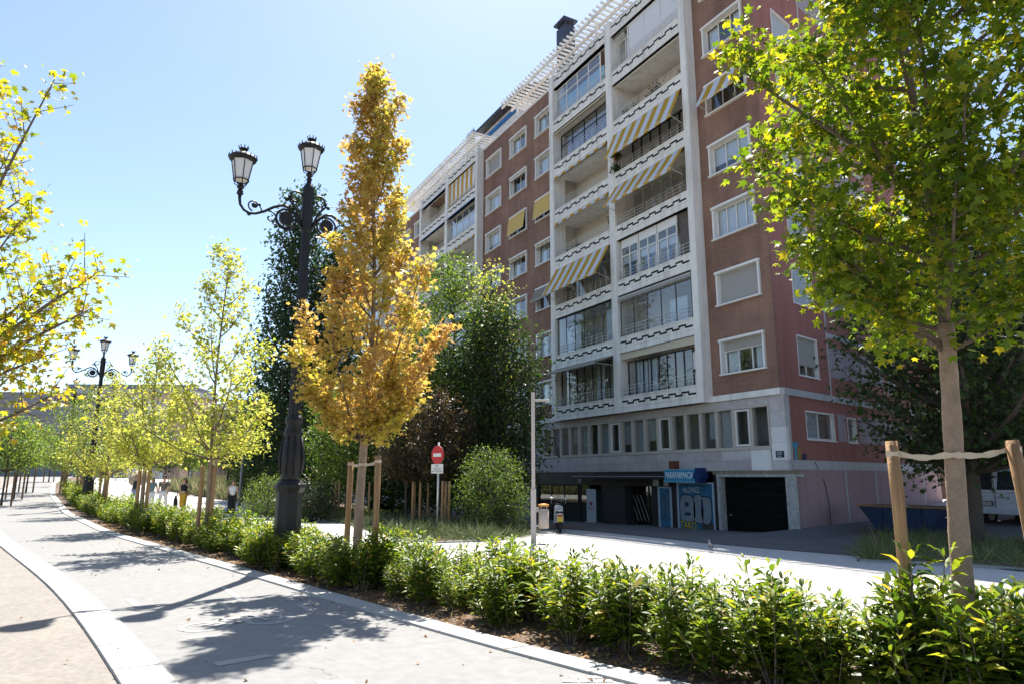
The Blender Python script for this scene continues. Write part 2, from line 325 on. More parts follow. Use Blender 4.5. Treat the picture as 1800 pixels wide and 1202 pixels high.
# far-reaching earth, below every other sheet
gx = np.concatenate([np.arange(-600, -130, 40), np.arange(-130, 40, 5), np.arange(40, 301, 40)]); gy = np.concatenate([np.arange(-300, -30, 30), np.arange(-30, 60, 3), np.arange(60, 401, 40)])
V = [(x, y, float(h(x, y)) - .10) for x in gx for y in gy]; ny_ = len(gy)
F = [(i * ny_ + j, (i + 1) * ny_ + j, (i + 1) * ny_ + j + 1, i * ny_ + j + 1) for i in range(len(gx) - 1) for j in range(ny_ - 1)]
struct(MB().add(V, F).build('ground', earth))
_ly = np.interp(_kx, [-220, -120, -90, -70, -50, -36.6, -24.94, -17.54, -12.3, -8.39, -6.29, -4, 0, 20], [-10.4, -9.6, -8.75, -8.1, -6.55, -4.9, -3.16, -1.59, -.44, .2, .5, .80, 1.3, 4])
for _i in range(3): _ly = np.convolve(np.pad(_ly, 8, mode='reflect', reflect_type='odd'), np.ones(17) / 17, 'valid')
LW = lambda x: float(K(x) - np.interp(x, _kx, _ly))
struct(sheet('sandy_ground', xs_n, lambda x: K(x) - 22, lambda x: K(x) - LW(x) - .36, sand, -.02, 24))
struct(sheet('bike_path', xs_n, lambda x: K(x) - LW(x), lambda x: K(x), asphalt, 0.0, 6))
def kerb_run(name, a, b, step, lift):
    """a line of kerb stones, each one a part"""
    root = None; x = 8.0; n = 0
    base = sheet(name, [v for v in xs_n if v > -121], lambda v: K(v) + a(v) + .01, lambda v: K(v) + b(v) - .01, M('kerb_bedding', (.3, .28, .26), .95, .2, 4), lift - .02, 2)
    struct(base)
    while x > -60:
        L = step if x > -30 else step * 3
        x1 = x - L + .014; mb = MB(); e = random.uniform(-.0015, .0015)
        P = [(v, float(K(v)) + o, float(h(v, K(v))) + lift + e) for v, o in ((x, a(x)), (x, b(x)), (x1, b(x1)), (x1, a(x1)))]
        mb.hexa([(p[0], p[1], p[2] - .12) for p in P][::-1] + P[::-1])
        mb.build('kerb_stone', kerb_m, base, bevel=.006); x -= L
    sheet('far_kerb_stones', [v for v in xs_n if v <= -60], lambda v: K(v) + a(v), lambda v: K(v) + b(v), kerb_m, lift, 2, base)['kind'] = 'stuff'
kerb_run('left_kerb', lambda x: -LW(x) - .37, lambda x: -LW(x), 1.0, .012)
kerb_run('right_kerb', lambda x: 0.0, lambda x: .29, 1.0, .025)
BW = lambda x: 2.15 - .35 * float(np.clip((-x - 10) / 10, 0, 1))      # far edge of the hedge bed
struct(sheet('hedge_bed', xs_n, lambda x: K(x) + .28, lambda x: K(x) + BW(x), earth, .005, 8))
struct(sheet('pavement', list(np.arange(40, -40, -1.0)) + list(np.arange(-40, -121, -3.0)), lambda x: K(x) + BW(x) - .02, lambda x: 60, concrete, -.015, 60))
drive_m = M('shade_darkened_asphalt', (.10, .10, .10), .93, .15, .8, .2, 120, fine=.1)
struct(sheet('shade_tinted_driveway', list(np.arange(6, -46, -1.0)), lambda x: 15.3 + .35 * math.sin(x * .5) + (.09 * (x + 20) if x > -20 else 0), lambda x: 21.9 if x < -17.9 else 60, drive_m, .0, 40))  # dark asphalt stretched to the building's shadow edge, deepening that shade by colour
# painted markings of the bike path (flat paint)
def mark(name, pts, parent=None, lift=.004):
    mb = MB(); mb.add([(p[0], p[1], float(h(p[0], p[1])) + lift) for p in pts], [tuple(range(len(pts)))]); o = mb.build(name, paint, parent); 
    if parent is None: struct(o)
    return o
def gpt(px, py, z=0.0):
    d = cF * FOC + cR * (px - 900) - cU * (py - 601); p = np.array([0, 0, EYE]) + d * ((z - EYE) / d[2]); return p[0], p[1]
def pmark(name, quad): return mark(name, [gpt(*q) for q in quad])
pmark('bike_path_marking', [(219, 1053), (232, 1051), (254, 1067), (238, 1068)])
pmark('bike_path_marking', [(384, 1030), (393, 1029), (428, 1053), (418, 1055)])
pmark('bike_path_marking', [(374, 1164), (383, 1171), (482, 1153), (470, 1149)])
pmark('bike_path_marking', [(330, 1119), (332, 1123), (392, 1118), (388, 1114)])
pmark('bike_path_marking', [(520, 1062), (530, 1061), (552, 1073), (542, 1075)])
pmark('bike_path_marking', [(555, 1197), (560, 1204), (625, 1203), (620, 1195)])
cA = np.array(gpt(358, 1101)); cB = np.array(gpt(472, 1089)); ax_ = (cB - cA); Ln = np.linalg.norm(ax_); ax_ /= Ln; ay_ = np.array([ax_[1], -ax_[0]]); rw = .33 * Ln
bs = MB()
def ring(c, r, w=.035, n=28):
    V = []; 
    for j in range(n):
        a = 2 * math.pi * j / n
        for q in (r - w, r + w):
            p = c + ax_ * math.cos(a) * q + ay_ * math.sin(a) * q; V.append((p[0], p[1], float(h(*p)) + .004))
    bs.add(V, [(2 * j, 2 * j + 1, (2 * j + 3) % (2 * n), (2 * j + 2) % (2 * n)) for j in range(n)])
def stroke(p, q, w=.035):
    p = cA + ax_ * p[0] * Ln + ay_ * p[1] * Ln; q = cA + ax_ * q[0] * Ln + ay_ * q[1] * Ln; t = (q - p) / np.linalg.norm(q - p); s_ = np.array([-t[1], t[0]]) * w
    bs.add([(v[0], v[1], float(h(*v)) + .006) for v in (p - s_, q - s_, q + s_, p + s_)], [(0, 1, 2, 3)])
ring(cA, rw); ring(cB, rw)
for p, q in (((0, 0), (.3, -.42)), ((.3, -.42), (.5, 0)), ((.5, 0), (0, 0)), ((.3, -.42), (.82, -.42)), ((.82, -.42), (.5, 0)), ((.76, -.58), (1, 0)), ((.68, -.6), (.84, -.6)), ((.22, -.56), (.38, -.56)), ((.3, -.42), (.3, -.56))): stroke(p, q)
struct(bs.build('bicycle_symbol_marking', paint))
# a strip of stone setts across the path at the lower edge of the photograph
setts = struct(MB().add([(p[0], p[1], .001) for p in (gpt(985, 1201), gpt(1075, 1180), gpt(1175, 1204), gpt(1180, 1230), gpt(950, 1230))], [(0, 1, 2, 3, 4)]).build('sett_strip', M('sett_joint', (.34, .33, .31), .95, .1, 10)))
g0 = np.array(gpt(990, 1205)); g1 = np.array(gpt(1150, 1205)); gu = g1 - g0; gl = np.linalg.norm(gu); gu /= gl; gv = np.array([-gu[1], gu[0]])
mt_sett = M('granite_sett', (.27, .265, .25), .9, .12, 4, .1, 40, fine=.06)
for r_i in range(4):
    for c_i in range(int(gl / .14)):
        o_ = g0 + gu * (.14 * c_i + (.07 if r_i % 2 else 0)) + gv * (.10 * r_i - .12)
        if float(o_[1]) > K(o_[0]) - .12: continue
        q = [o_, o_ + gu * .125, o_ + gu * .125 + gv * .085, o_ + gv * .085]; zt = .006 + random.uniform(0, .004)
        MB().hexa([(p[0], p[1], -.03) for p in q] + [(p[0], p[1], zt) for p in q]).build('sett', mt_sett, setts)

# ================================================================== the apartment buildings
BY = 21.77                                                   # brick plane
FY = 21.29                                                   # front of the balcony bays
ZIG = [5.222 + 3.0 * k for k in range(8)]
def fbox(mb, u0, u1, y0, y1, z0, z1, m=0): return mb.box(-u1, -u0, y0, y1, z0, z1, m)
def wall_with_holes(u0, u1, z0, z1, holes, y0, y1, m=0):
    us = sorted({u0, u1} | {v for q in holes for v in q[:2] if u0 < v < u1}); zs = sorted({z0, z1} | {v for q in holes for v in q[2:] if z0 < v < z1})
    mb = MB()
    for a, b in zip(us[:-1], us[1:]):
        run = None
        for c, d in zip(zs[:-1], zs[1:]):
            mu, mz = (a + b) / 2, (c + d) / 2
            if any(q[0] < mu < q[1] and q[2] < mz < q[3] for q in holes):
                if run: fbox(mb, a, b, y0, y1, run[0], run[1], m); run = None
            else: run = (run[0], d) if run else (c, d)
        if run: fbox(mb, a, b, y0, y1, run[0], run[1], m)
    return mb
def drape(u0, u1, z0, z1, y, folds=9, amp=.035):
    n = folds * 6; V = []
    for i in range(n + 1):
        u = u0 + (u1 - u0) * i / n; yy = y + amp * math.sin(2 * math.pi * i / 6 + .5 * math.sin(i)); V += [(-u, yy, z0), (-u, yy, z1)]
    return MB().add(V, [(2 * i, 2 * i + 2, 2 * i + 3, 2 * i + 1) for i in range(n)])
def awning(parent, u0, u1, ztop, y0, out, drop, m, val=.2, scal=.22, label=None, arms=True):
    """sloping cloth with a scalloped valance, thick enough to have two sides"""
    mb = MB(); n = max(6, int((u1 - u0) / .09)); V = []
    for i in range(n + 1):
        u = u0 + (u1 - u0) * i / n; sag = .02 * math.sin(i * 1.3)
        e = .05 * abs(math.sin(math.pi * (u - u0) / scal))
        V += [(-u, y0, ztop), (-u, y0 - out * .5, ztop - drop * .5 - .03 + sag), (-u, y0 - out, ztop - drop), (-u, y0 - out - .01, ztop - drop - val + e)]
    F = []
    for i in range(n):
        for j in range(3): a = 4 * i + j; F.append((a, a + 1, a + 5, a + 4))
    mb.add(V, F)
    o = mb.build('awning', m, parent)
    s = o.modifiers.new('thick', 'SOLIDIFY'); s.thickness = .008
    if label: o['label'] = label
    if arms and out > .4:
        for u in (u0 + .06, u1 - .06):
            a = MB(); a.tube([(-u, y0 + .02, ztop - drop * 1.15), (-u, y0 - out + .03, ztop - drop - .02)], .014, 6); a.build('awning_arm', rail_m, parent)
    b = MB(); b.tube([(-u0, y0 - out, ztop - drop), (-u1, y0 - out, ztop - drop)], .022, 6); b.build('awning_bar', rail_m, parent)
    return o
def window(parent, u0, u1, z0, z1, y=BY, style='plain', n=3, label=None):
    """a framed window in the brick: surround, sash bars, panes, what hangs behind or over them"""
    w = MB(); t = .09; p = y - .10; d = y + .26
    fbox(w, u0 - .04, u1 + .04, p - .04, d, z1 - .11, z1); fbox(w, u0 - .05, u1 + .05, p - .05, d, z0, z0 + .07)
    fbox(w, u0, u0 + t, p, d, z0 + .07, z1 - .11); fbox(w, u1 - t, u1, p, d, z0 + .07, z1 - .11)
    W = w.build('window', frame_w, parent, bevel=.008)
    if label: W['label'] = label
    a, b, c, e = u0 + t, u1 - t, z0 + .07, z1 - .11
    fbox(MB(), a - .05, b + .05, y + .9, y + .95, c - .1, e + .1).build('room', interior, W)
    top = e
    if style in ('shutter', 'shutter_half'):
        zb = c + .02 if style == 'shutter' else c + (e - c) * .72
        ub = b if style == 'shutter_half' else b - .2
        fbox(MB(), a, b, y + .12, y + .15, zb, e).build('roller_shutter', slat_m, W)
        top = zb
    s = MB(); fr = .045; yg = y + .18
    fbox(s, a, b, yg - .02, yg + .03, c, c + fr); fbox(s, a, b, yg - .02, yg + .03, top - fr, top)
    for i in range(n + 1):
        u = a + (b - a - fr) * i / n; fbox(s, u, u + fr, yg - .025, yg + .035, c + .001, top - .001)
    if top - c > .2:
        s.build('sash', frame_w, W)
        for i in range(n):
            q = a + (b - a) * i / n; fbox(MB(), q + fr * .6, a + (b - a) * (i + 1) / n - fr * .2, yg, yg + .008, c + fr, top - fr).build('pane', glass, W)
    if style in ('plain', 'curtain', 'shutter_half', 'valance'):
        cw = (b - a) * (.30 if style != 'curtain' else .47)
        for (q, r) in ((a + .03, a + cw), (b - cw, b - .03)): drape(q, r, c + .04, top - .05, yg + .14, 5, .03).build('curtain', curtain_m, W, True)
    if style == 'blind': fbox(MB(), a + .03, b - .03, yg + .06, yg + .065, c + .05, e - .03).build('blind', blind_m, W)
    if style == 'blind_half': fbox(MB(), a + .03, b - .03, yg + .06, yg + .065, c + (e - c) * .35, e - .03).build('blind', blind_m, W)
    if style == 'awning': awning(W, u0 + .04, u1 - .04, z1 - .14, p - .06, .55, 1.0, sy, .13)
    if style == 'yellow_awning': awning(W, u0 + .03, u1 - .03, z1 - .12, p - .06, .16, z1 - z0 - .30, yel_m, .06, arms=False)
    if style == 'grey_awning': awning(W, u0 + .03, u1 - .03, z1 - .12, p - .06, .35, .8, gry_m, .1, arms=False)
    if style == 'valance': awning(W, u0 + .08, u1 - .08, z1 - .14, p + .03, .05, .06, sy_f, .22, arms=False)
    if style == 'cream_valance': awning(W, u0 + .08, u1 - .08, z1 - .14, p + .03, .05, .06, cre_m, .2, arms=False)
    return W
def railing(parent, u0, u1, z0, ht=.52, y=FY + .06, n=None, step=.46):
    r = MB()
    for q in (.36, .68, 1.0): r.tube([(-u0, y, z0 + ht * q), (-u1, y, z0 + ht * q)], .012, 5)
    n = int((u1 - u0) / step)
    for i in range(n + 1):
        u = u0 + .03 + (u1 - u0 - .06) * i / n; r.tube([(-u, y, z0 - .01), (-u, y, z0 + ht)], .011, 5)
    return r.build('railing', rail_m, parent)
def plant_in_pot(parent, u, y, z, r, seed): ...
def balcony(parent, k, u0, u1, style, detail=True):
    """one balcony of a bay: white breast with its stepped inlay, rail, glazing or open room, cloth"""
    zz = ZIG[k]; zb, zt = zz - .48, zz + .33
    m = MB(); fbox(m, u0, u1, FY, FY + .28, zb, zt); fbox(m, u0, u1, FY - .025, FY + .30, zb, zb + .10); fbox(m, u0, u1, FY - .02, FY + .1, zz - .22, zz - .20); fbox(m, u0, u1, FY - .03, FY + .3, zt - .06, zt)
    B = m.build('balcony', white_r, parent, bevel=.008)
    s = MB(); n = 12; L = (u1 - u0 - .24) / n
    for i in range(n):
        zi = zz + (.065 if i % 2 else -.045); fbox(s, u0 + .12 + L * i - .012, u0 + .12 + L * (i + 1) + .012, FY - .016, FY + .02, zi - .04, zi + .04)
        if i: fbox(s, u0 + .12 + L * i - .03, u0 + .12 + L * i + .03, FY - .0155, FY + .019, zz - .084, zz + .104)
    s.build('stepped_inlay', dark_in, B)
    if k < 7: fbox(MB(), u0, u1, FY + .281, BY + 1.35, zb + .02, zb + .24).build('floor_slab', white_r, B)
    if k == 7: return B
    top = ZIG[k + 1] - .48
    railing(B, u0 + .03, u1 - .03, zt)
    yg = FY + .20
    def panes(a, b, c, d, n, fm, tr=None, y=yg, fr=.05, gm=glass):
        f = MB(); fbox(f, a, b, y - .02, y + .03, c, c + fr); fbox(f, a, b, y - .02, y + .03, d - fr, d)
        for i in range(n + 1): u = a + (b - a - fr) * i / n; fbox(f, u, u + fr, y - .025, y + .035, c + .002, d - .002)
        if tr: fbox(f, a, b, y - .018, y + .028, tr - fr / 2, tr + fr / 2)
        f.build('glazing_frame', fm, B)
        for i in range(n):
            q, r = a + (b - a) * i / n + fr * .5, a + (b - a) * (i + 1) / n - fr * .1
            fbox(MB(), q, r, y, y + .008, c + fr, d - fr).build('pane', gm, B)
    if style == 'black':
        panes(u0 + .62, u1 - .1, zt, top - .42, 8, frame_b, y=FY + .45)
        awning(B, u0 + .05, u1 - .05, top - .01, FY + .1, .03, .02, cre_m, .36, 9, arms=False)
        for (q, r) in ((u0 + 4.0, u0 + 4.55), (u0 + 4.62, u0 + 4.95), (u0 + 3.3, u0 + 3.9)): drape(q, r, zt + .05, top - .5, FY + .62, 4).build('curtain', curtain_m, B, True)
        ac = MB(); fbox(ac, u0 + .1, u0 + .56, FY + .35, FY + .7, zt + .75, top - .65); fbox(ac, u0 + .1, u0 + .5, FY + .36, FY + .7, zt + .05, zt + .62)
        ac.build('air_conditioner', frame_w, B, bevel=.02)
    elif style == 'glazed_dark':
        panes(u0 + .18, u1 - .05, zt, top - .35, 5, M('slim_grey_frame', (.10, .105, .11), .5, 0), y=FY + .12, fr=.022)
        awning(B, u0 + .05, u1 - .05, top - .05, FY + .06, .1, .1, M('grey_valance', (.30, .29, .27), .85, .1, 3), .2, .3, arms=False)
        fbox(MB(), u0 + 1.2, u0 + 2.4, FY + .8, FY + .82, zt, top - .8).build('curtain', curtain_m, B)
    elif style == 'glazed_light':
        panes(u0 + .08, u1 - .08, zt, top - .06, 6, M('slim_grey_frame', (.10, .105, .11), .5, 0), y=FY + .12, fr=.022)
        drape(u1 - 1.9, u1 - .3, zt + .02, top - .6, FY + .5, 9).build('curtain', curtain_m, B, True); drape(u0 + .4, u0 + 1.3, zt + .02, top - .3, FY + .6, 6).build('curtain', curtain_m, B, True)
    elif style == 'white_grid':
        q0 = u0 + 1.02; w3 = (u1 - .1 - q0) / 3
        fbox(MB(), u0 + .06, q0 - .04, FY + .32, FY + .5, zt, top).build('brown_panel', M('brown_roughcast', (.13, .115, .10), .95, .3, 8, .4, 30), B)
        for i in range(3):
            a = q0 + w3 * i; panes(a, a + w3 - .06, zt, top - .42, 2, frame_w, zt + 1.28, fr=.06)
            fbox(MB(), a + .03, a + w3 - .09, yg + .08, yg + .085, zt + .86, zt + 1.26).build('blind', blind_m, B)
            fbox(MB(), a, a + w3 - .06, yg - .01, yg + .05, top - .42, top - .02).build('shutter_box', frame_w, B)
            drape(a + .08, a + .45, zt + .03, zt + 1.2, yg + .25, 3).build('curtain', curtain_m, B, True)
            drape(a + w3 * .5, a + w3 * .5 + .4, zt + .03, zt + 1.2, yg + .25, 3).build('curtain', M('blue_curtain', (.10, .26, .52), .8, .1, 4), B, True)
    elif style == 'roller':
        for i in range(3):
            a = u0 + .1 + 1.28 * i; fbox(MB(), a, a + 1.25, FY + .10, FY + .12, zt + .02, top - .25).build('roller_shade', M('white_roller_cloth', (.66, .68, .70), .8, .03, 2), B)
        f = MB(); fbox(f, u0 + 3.94, u0 + 4.0, FY + .06, FY + .2, zt, top - .2); fbox(f, u0 + .05, u0 + 4.0, FY + .06, FY + .2, top - .25, top - .18); f.build('shade_frame', frame_w, B)
        panes(u0 + 4.05, u1 - .1, zt, top - .3, 2, frame_w, y=FY + .5); drape(u0 + 4.15, u0 + 5.0, zt, top - .4, FY + .75, 5).build('curtain', curtain_m, B, True)
        awning(B, u0 + .03, u1 - .03, top - .02, FY + .2, .04, .03, M('black_valance', (.03, .03, .03), .8, 0), .16, 9, arms=False)
    elif style == 'open_plants':
        awning(B, u0 + .05, u1 - .05, top - .02, FY + .2, .05, .03, cre_m, .14, .3, arms=False)
        for u, r in ((u0 + .35, .30), (u0 + 2.3, .38), (u0 + 2.8, .25), (u0 + 3.9, .24), (u0 + 4.7, .28)): leafy_pot(B, -u, FY + .48, zt - .02, r)
    elif style == 'open_awning' or style == 'open_awning_low':
        panes(u0 + .05, u1 - .05, zt - .3, top - .1, 7, frame_g if style == 'open_awning_low' else frame_b, y=BY + .75, fr=.09)
        awning(B, u0 + .1, u1 - .08, top - .02, FY - .02, .70 if k == 4 else .84, 1.5 if k == 4 else 1.2, sy, .17, label='yellow and white striped awning let down over its balcony')
        if style == 'open_awning': leafy_pot(B, -(u1 - .1), FY + .1, zt - .1, .34); leafy_pot(B, -(u1 - .05), FY + .06, zt + .8, .3)
    elif style == 'two_awnings':
        panes(u0 + .05, u1 - .05, zt - .2, top - .1, 8, frame_g, y=FY + .75, fr=.05)
        for a, b in ((u0 + .1, u0 + (u1 - u0) * .53), (u0 + (u1 - u0) * .54, u1 - .06)): awning(B, a, b, top - .02, FY - .02, .92, 1.6, sy, .15, label='yellow and white striped awning, one of a pair')
    elif style == 'open_valance':
        awning(B, u0 + .06, u1 - .04, top - .02, FY - .01, .07, .05, sy, .2, arms=False)
        if detail and k == 3: leafy_pot(B, -(u1 - 1.9), FY + .45, zt - .05, .22); leafy_pot(B, -(u1 - .9), FY + .45, zt - .05, .16); leafy_pot(B, -(u0 + .2), FY + .3, zt + .45, .2)
    elif style == 'blue_panes':
        panes(u0 + .4, u1 - .12, zt, top - .18, 4, frame_b, zt + 1.3, y=FY + .5)
        drape(u0 + .5, u1 - .4, zt, zt + 1.25, FY + .8, 20, .04).build('curtain', M('blue_net_curtain', (.16, .24, .42), .8, .1, 4), B, True)
        a = MB(); a.tube([(-u0 - .1, FY + .04, top - .12), (-u1 + .05, FY + .04, top - .12)], .05, 8); a.build('rolled_awning', cre_m, B)
    elif style == 'blue_curtain':
        panes(u0 + .75, u1 - .1, zt, top - .12, 4, frame_w, zt + 1.45, y=FY + .2, fr=.05)
        drape(u0 + .8, u1 - .2, zt, zt + 1.42, FY + .5, 22, .04).build('curtain', M('pale_blue_curtain', (.30, .52, .70), .8, .08, 4), B, True)
        leafy_pot(B, -(u0 + .45), FY + .4, zt + .02, .2)
    elif style == 'dark_awning':
        panes(u0 + .06, u1 - .08, zt - .2, top - .1, 7, frame_b, y=FY + .35, fr=.05)
        drape(u0 + .2, u0 + .9, zt - .1, top - .2, FY + .6, 5).build('curtain', curtain_m, B, True); drape(u0 + 1.6, u0 + 2.3, zt - .1, top - .2, FY + .6, 5).build('curtain', curtain_m, B, True)
        awning(B, u0 + .06, u1 - .02, top - .02, FY - .02, 1.15, .42, gry_m, .13, label='grey and ochre striped awning over the lowest left balcony')
    elif style == 'stripe_drop':
        awning(B, u0 + .05, u1 - .05, top - .02, FY + .12, .04, top - zt - .35, sy, .12, arms=False)
    elif style == 'blue_awning':
        panes(u0 + .3, u1 - .2, zt, top - .25, 4, frame_w, zt + 1.3); awning(B, u0 + .03, u1 - .03, top - .02, FY - .02, .35, .3, blue_m, .12, arms=False)
        fbox(MB(), u0 + .4, u1 - .3, yg + .2, yg + .21, zt + .05, top - .6).build('blind', blind_m, B)
    elif style == 'open_blue':
        awning(B, u0 + .03, u1 - .03, top - .02, FY - .02, .25, .25, blue_m, .1, arms=False)
    return B

# ------------------------------------------------------------------ leaves
T_MAPLE = (np.array([(0, .36, .03), (0, 0, 0), (.40, .03, -.05), (.25, .28, .02), (.60, .62, -.07), (.19, .56, .01), (0, 1, -.10), (-.19, .56, .01), (-.60, .62, -.07), (-.25, .28, .02), (-.40, .03, -.05)], float),
           [(0, i, i % 10 + 1) for i in range(1, 11)])
T_OVAL = (np.array([(0, 0, 0), (.16, .30, .05), (0, .30, 0), (-.16, .30, .05), (.17, .66, .03), (0, .66, -.02), (-.17, .66, .03), (0, 1, -.12)], float),
          [(0, 1, 2), (0, 2, 3), (1, 4, 5, 2), (2, 5, 6, 3), (4, 7, 5), (5, 7, 6)])
T_RHOMB = (np.array([(0, 0, 0), (.34, .45, .07), (0, 1, -.06), (-.34, .45, .07)], float), [(0, 1, 2), (0, 2, 3)])
T_LOBE = (np.array([(0, 0, 0), (.5, .25, .03), (.22, .5, 0), (0, 1, -.06), (-.22, .5, 0), (-.5, .25, .03)], float), [(0, 1, 2), (0, 2, 3), (0, 3, 4), (0, 4, 5)])
T_BLADE = (np.array([(-.018, 0, 0), (.018, 0, 0), (.012, .6, -.05), (-.012, .6, -.05), (0, 1, -.2)], float), [(0, 1, 2, 3), (3, 2, 4)])
def unit(a): return a / (np.linalg.norm(a, axis=-1, keepdims=True) + 1e-9)
def leaf_mesh(name, P, Dv, Nv, S, tmpl, mat):
    tv, tf = tmpl; n = len(P); k = len(tv)
    Dv = unit(Dv); B = unit(np.cross(Dv, Nv)); Nn = np.cross(B, Dv); cz = R_.uniform(.2, 3.2, n)[:, None, None]; cw = R_.uniform(.7, 1.15, n)[:, None, None]; bend = R_.normal(size=n)[:, None, None] * .10
    V = P[:, None, :] + S[:, None, None] * (cw * tv[None, :, 0:1] * B[:, None, :] + tv[None, :, 1:2] * Dv[:, None, :] + (cz * tv[None, :, 2:3] + bend * tv[None, :, 1:2] ** 2) * Nn[:, None, :])
    me = bpy.data.meshes.new(name); me.vertices.add(n * k); me.vertices.foreach_set('co', V.astype(np.float32).ravel())
    lens = np.array([len(q) for q in tf]); flat = np.array([i for q in tf for i in q]); nl = len(flat)
    loops = (flat[None, :] + (np.arange(n) * k)[:, None]).ravel(); starts = (np.concatenate([[0], np.cumsum(lens)[:-1]])[None, :] + (np.arange(n) * nl)[:, None]).ravel()
    me.loops.add(n * nl); me.loops.foreach_set('vertex_index', loops.astype(np.int32))
    me.polygons.add(n * len(tf)); me.polygons.foreach_set('loop_start', starts.astype(np.int32))
    me.materials.append(mat); me.update(calc_edges=True); me.validate(); return me
def rdirs(rs, n, up=0.0, dn=0.0):
    v = rs.normal(size=(n, 3)); v = unit(v); v[:, 2] += up - dn; return unit(v)

LM = dict(
    maple=leafmat('maple_leaf', [(0, (.045, .088, .011)), (.45, (.088, .148, .015)), (.8, (.165, .205, .02)), (1, (.30, .26, .03))], (2.6, 2.3, .6), .52, .48, spec=.25),
    maple_y=leafmat('yellowing_maple_leaf', [(0, (.14, .19, .015)), (.5, (.28, .29, .02)), (.85, (.44, .35, .03)), (1, (.46, .24, .05))], (1.9, 1.8, .8), .54, .42, .8, [(.11, .17, .015), (.34, .31, .03)], .9),
    orange=leafmat('orange_maple_leaf', [(0, (.27, .30, .045)), (.4, (.42, .39, .07)), (.75, (.48, .38, .10)), (1, (.44, .27, .09))], (1.6, 1.45, .95), .52, .5, .85, [(.42, .23, .08), (.49, .33, .12)], .75),
    lime=leafmat('lime_maple_leaf', [(0, (.19, .23, .035)), (.5, (.31, .33, .06)), (.85, (.38, .36, .075)), (1, (.42, .34, .06))], (2.1, 2.0, 1.5), .56, .45, .5, [(.13, .20, .03), (.23, .28, .06)], .8),
    green=leafmat('young_green_leaf', [(0, (.08, .14, .02)), (.6, (.15, .22, .03)), (1, (.28, .31, .05))], (1.6, 1.7, 1.0), .42, .45),
    dark=leafmat('dark_green_leaf', [(0, (.018, .038, .012)), (.7, (.038, .070, .018)), (1, (.075, .105, .026))], (1.6, 1.8, 1.0), .34, .5, spec=.22),
    poplar=leafmat('poplar_leaf', [(0, (.028, .06, .026)), (.7, (.05, .095, .04)), (1, (.10, .14, .06))], (1.4, 1.5, 1.0), .32, .5, spec=.25),
    mid=leafmat('mid_green_leaf', [(0, (.06, .11, .016)), (.7, (.12, .19, .025)), (1, (.24, .29, .05))], (1.6, 1.7, 1.0), .42, .45),
    purple=leafmat('bronze_leaf', [(0, (.022, .018, .010)), (.6, (.05, .036, .016)), (1, (.12, .10, .03))], (2.0, 1.5, 1.0), .3, .45, spec=.3),
    shrub=leafmat('glossy_shrub_leaf', [(0, (.04, .082, .012)), (.45, (.095, .155, .016)), (.78, (.20, .245, .025)), (.97, (.34, .34, .04)), (1, (.42, .27, .05))], (1.55, 1.55, .7), .46, .42, spec=.35, objvar=True),
    grass=leafmat('grass_blade', [(0, (.07, .10, .03)), (.6, (.14, .17, .06)), (1, (.27, .25, .12))], (1.4, 1.5, 1.0), .35, .6),
    tuft=leafmat('tuft_blade', [(0, (.045, .065, .03)), (.6, (.10, .125, .06)), (1, (.20, .21, .12))], (1.3, 1.4, 1.0), .3, .6),
    tall=leafmat('tall_grass_blade', [(0, (.12, .14, .06)), (.6, (.22, .23, .11)), (1, (.36, .31, .19))], (1.2, 1.2, 1.0), .3, .7),
    litter=leafmat('fallen_leaf', [(0, (.12, .06, .03)), (.5, (.26, .14, .06)), (1, (.40, .27, .12))], (1, 1, 1), .2, .8))

def leafy_pot(parent, x, y, z, r):
    rs = np.random.RandomState(int(abs(x * 131 + z * 17)) % 9999); n = 480
    P = rs.normal(size=(n, 3)) * r * .45 + np.array([x, y, z + r * .9]) - OFF.get(parent.name, np.zeros(3))
    me = leaf_mesh('balcony_plant', P, rdirs(rs, n, .3), rdirs(rs, n, .6), rs.uniform(.07, .13, n), T_RHOMB, LM['dark']); o = link_mesh('balcony_plant', me, parent); o['kind'] = 'stuff'
    MB().lathe([(.09, 0), (.12, .2), (.13, .2), (.13, .23), (.08, .23)], 10, (x, y, z - .02)).build('plant_pot', M('terracotta', (.30, .12, .07), .9, .15, 9), parent)

# ------------------------------------------------------------------ assembling a building
R_STY = {0: ['black', 'glazed_dark', 'white_grid', 'open_awning_low', 'open_awning', 'open_plants', 'roller'],
         1: ['open_valance', 'glazed_light', 'blue_awning', 'open_blue', 'open_valance', 'blue_awning', 'stripe_drop'],
         2: ['open_valance', 'glazed_light', 'blue_awning', 'open_blue', 'blue_awning', 'open_blue', 'blue_awning']}
L_STY = {0: ['dark_awning', 'glazed_light', 'two_awnings', 'open_valance', 'open_valance', 'blue_panes', 'blue_curtain'],
         1: ['glazed_light', 'open_valance', 'blue_awning', 'open_blue', 'open_blue', 'open_blue', 'open_blue'],
         2: ['open_valance', 'open_blue', 'open_valance', 'blue_awning', 'open_blue', 'blue_awning', 'open_blue']}
W_STY = {0: ('shutter_half', 'shutter', 'blind', 'blind_half', 'awning', 'plain', 'plain'), 1: ('blind', 'plain', 'blind_half', 'curtain', 'blind_half', 'blind', 'shutter'), 2: ('plain', 'blind', 'curtain', 'plain', 'blind', 'plain', 'blind')}
A_STY = ('plain', 'plain', 'grey_awning', 'valance', 'yellow_awning', 'blind', 'plain'); B_STY = ('plain', 'curtain', 'plain', 'valance', 'yellow_awning', 'cream_valance', 'plain')
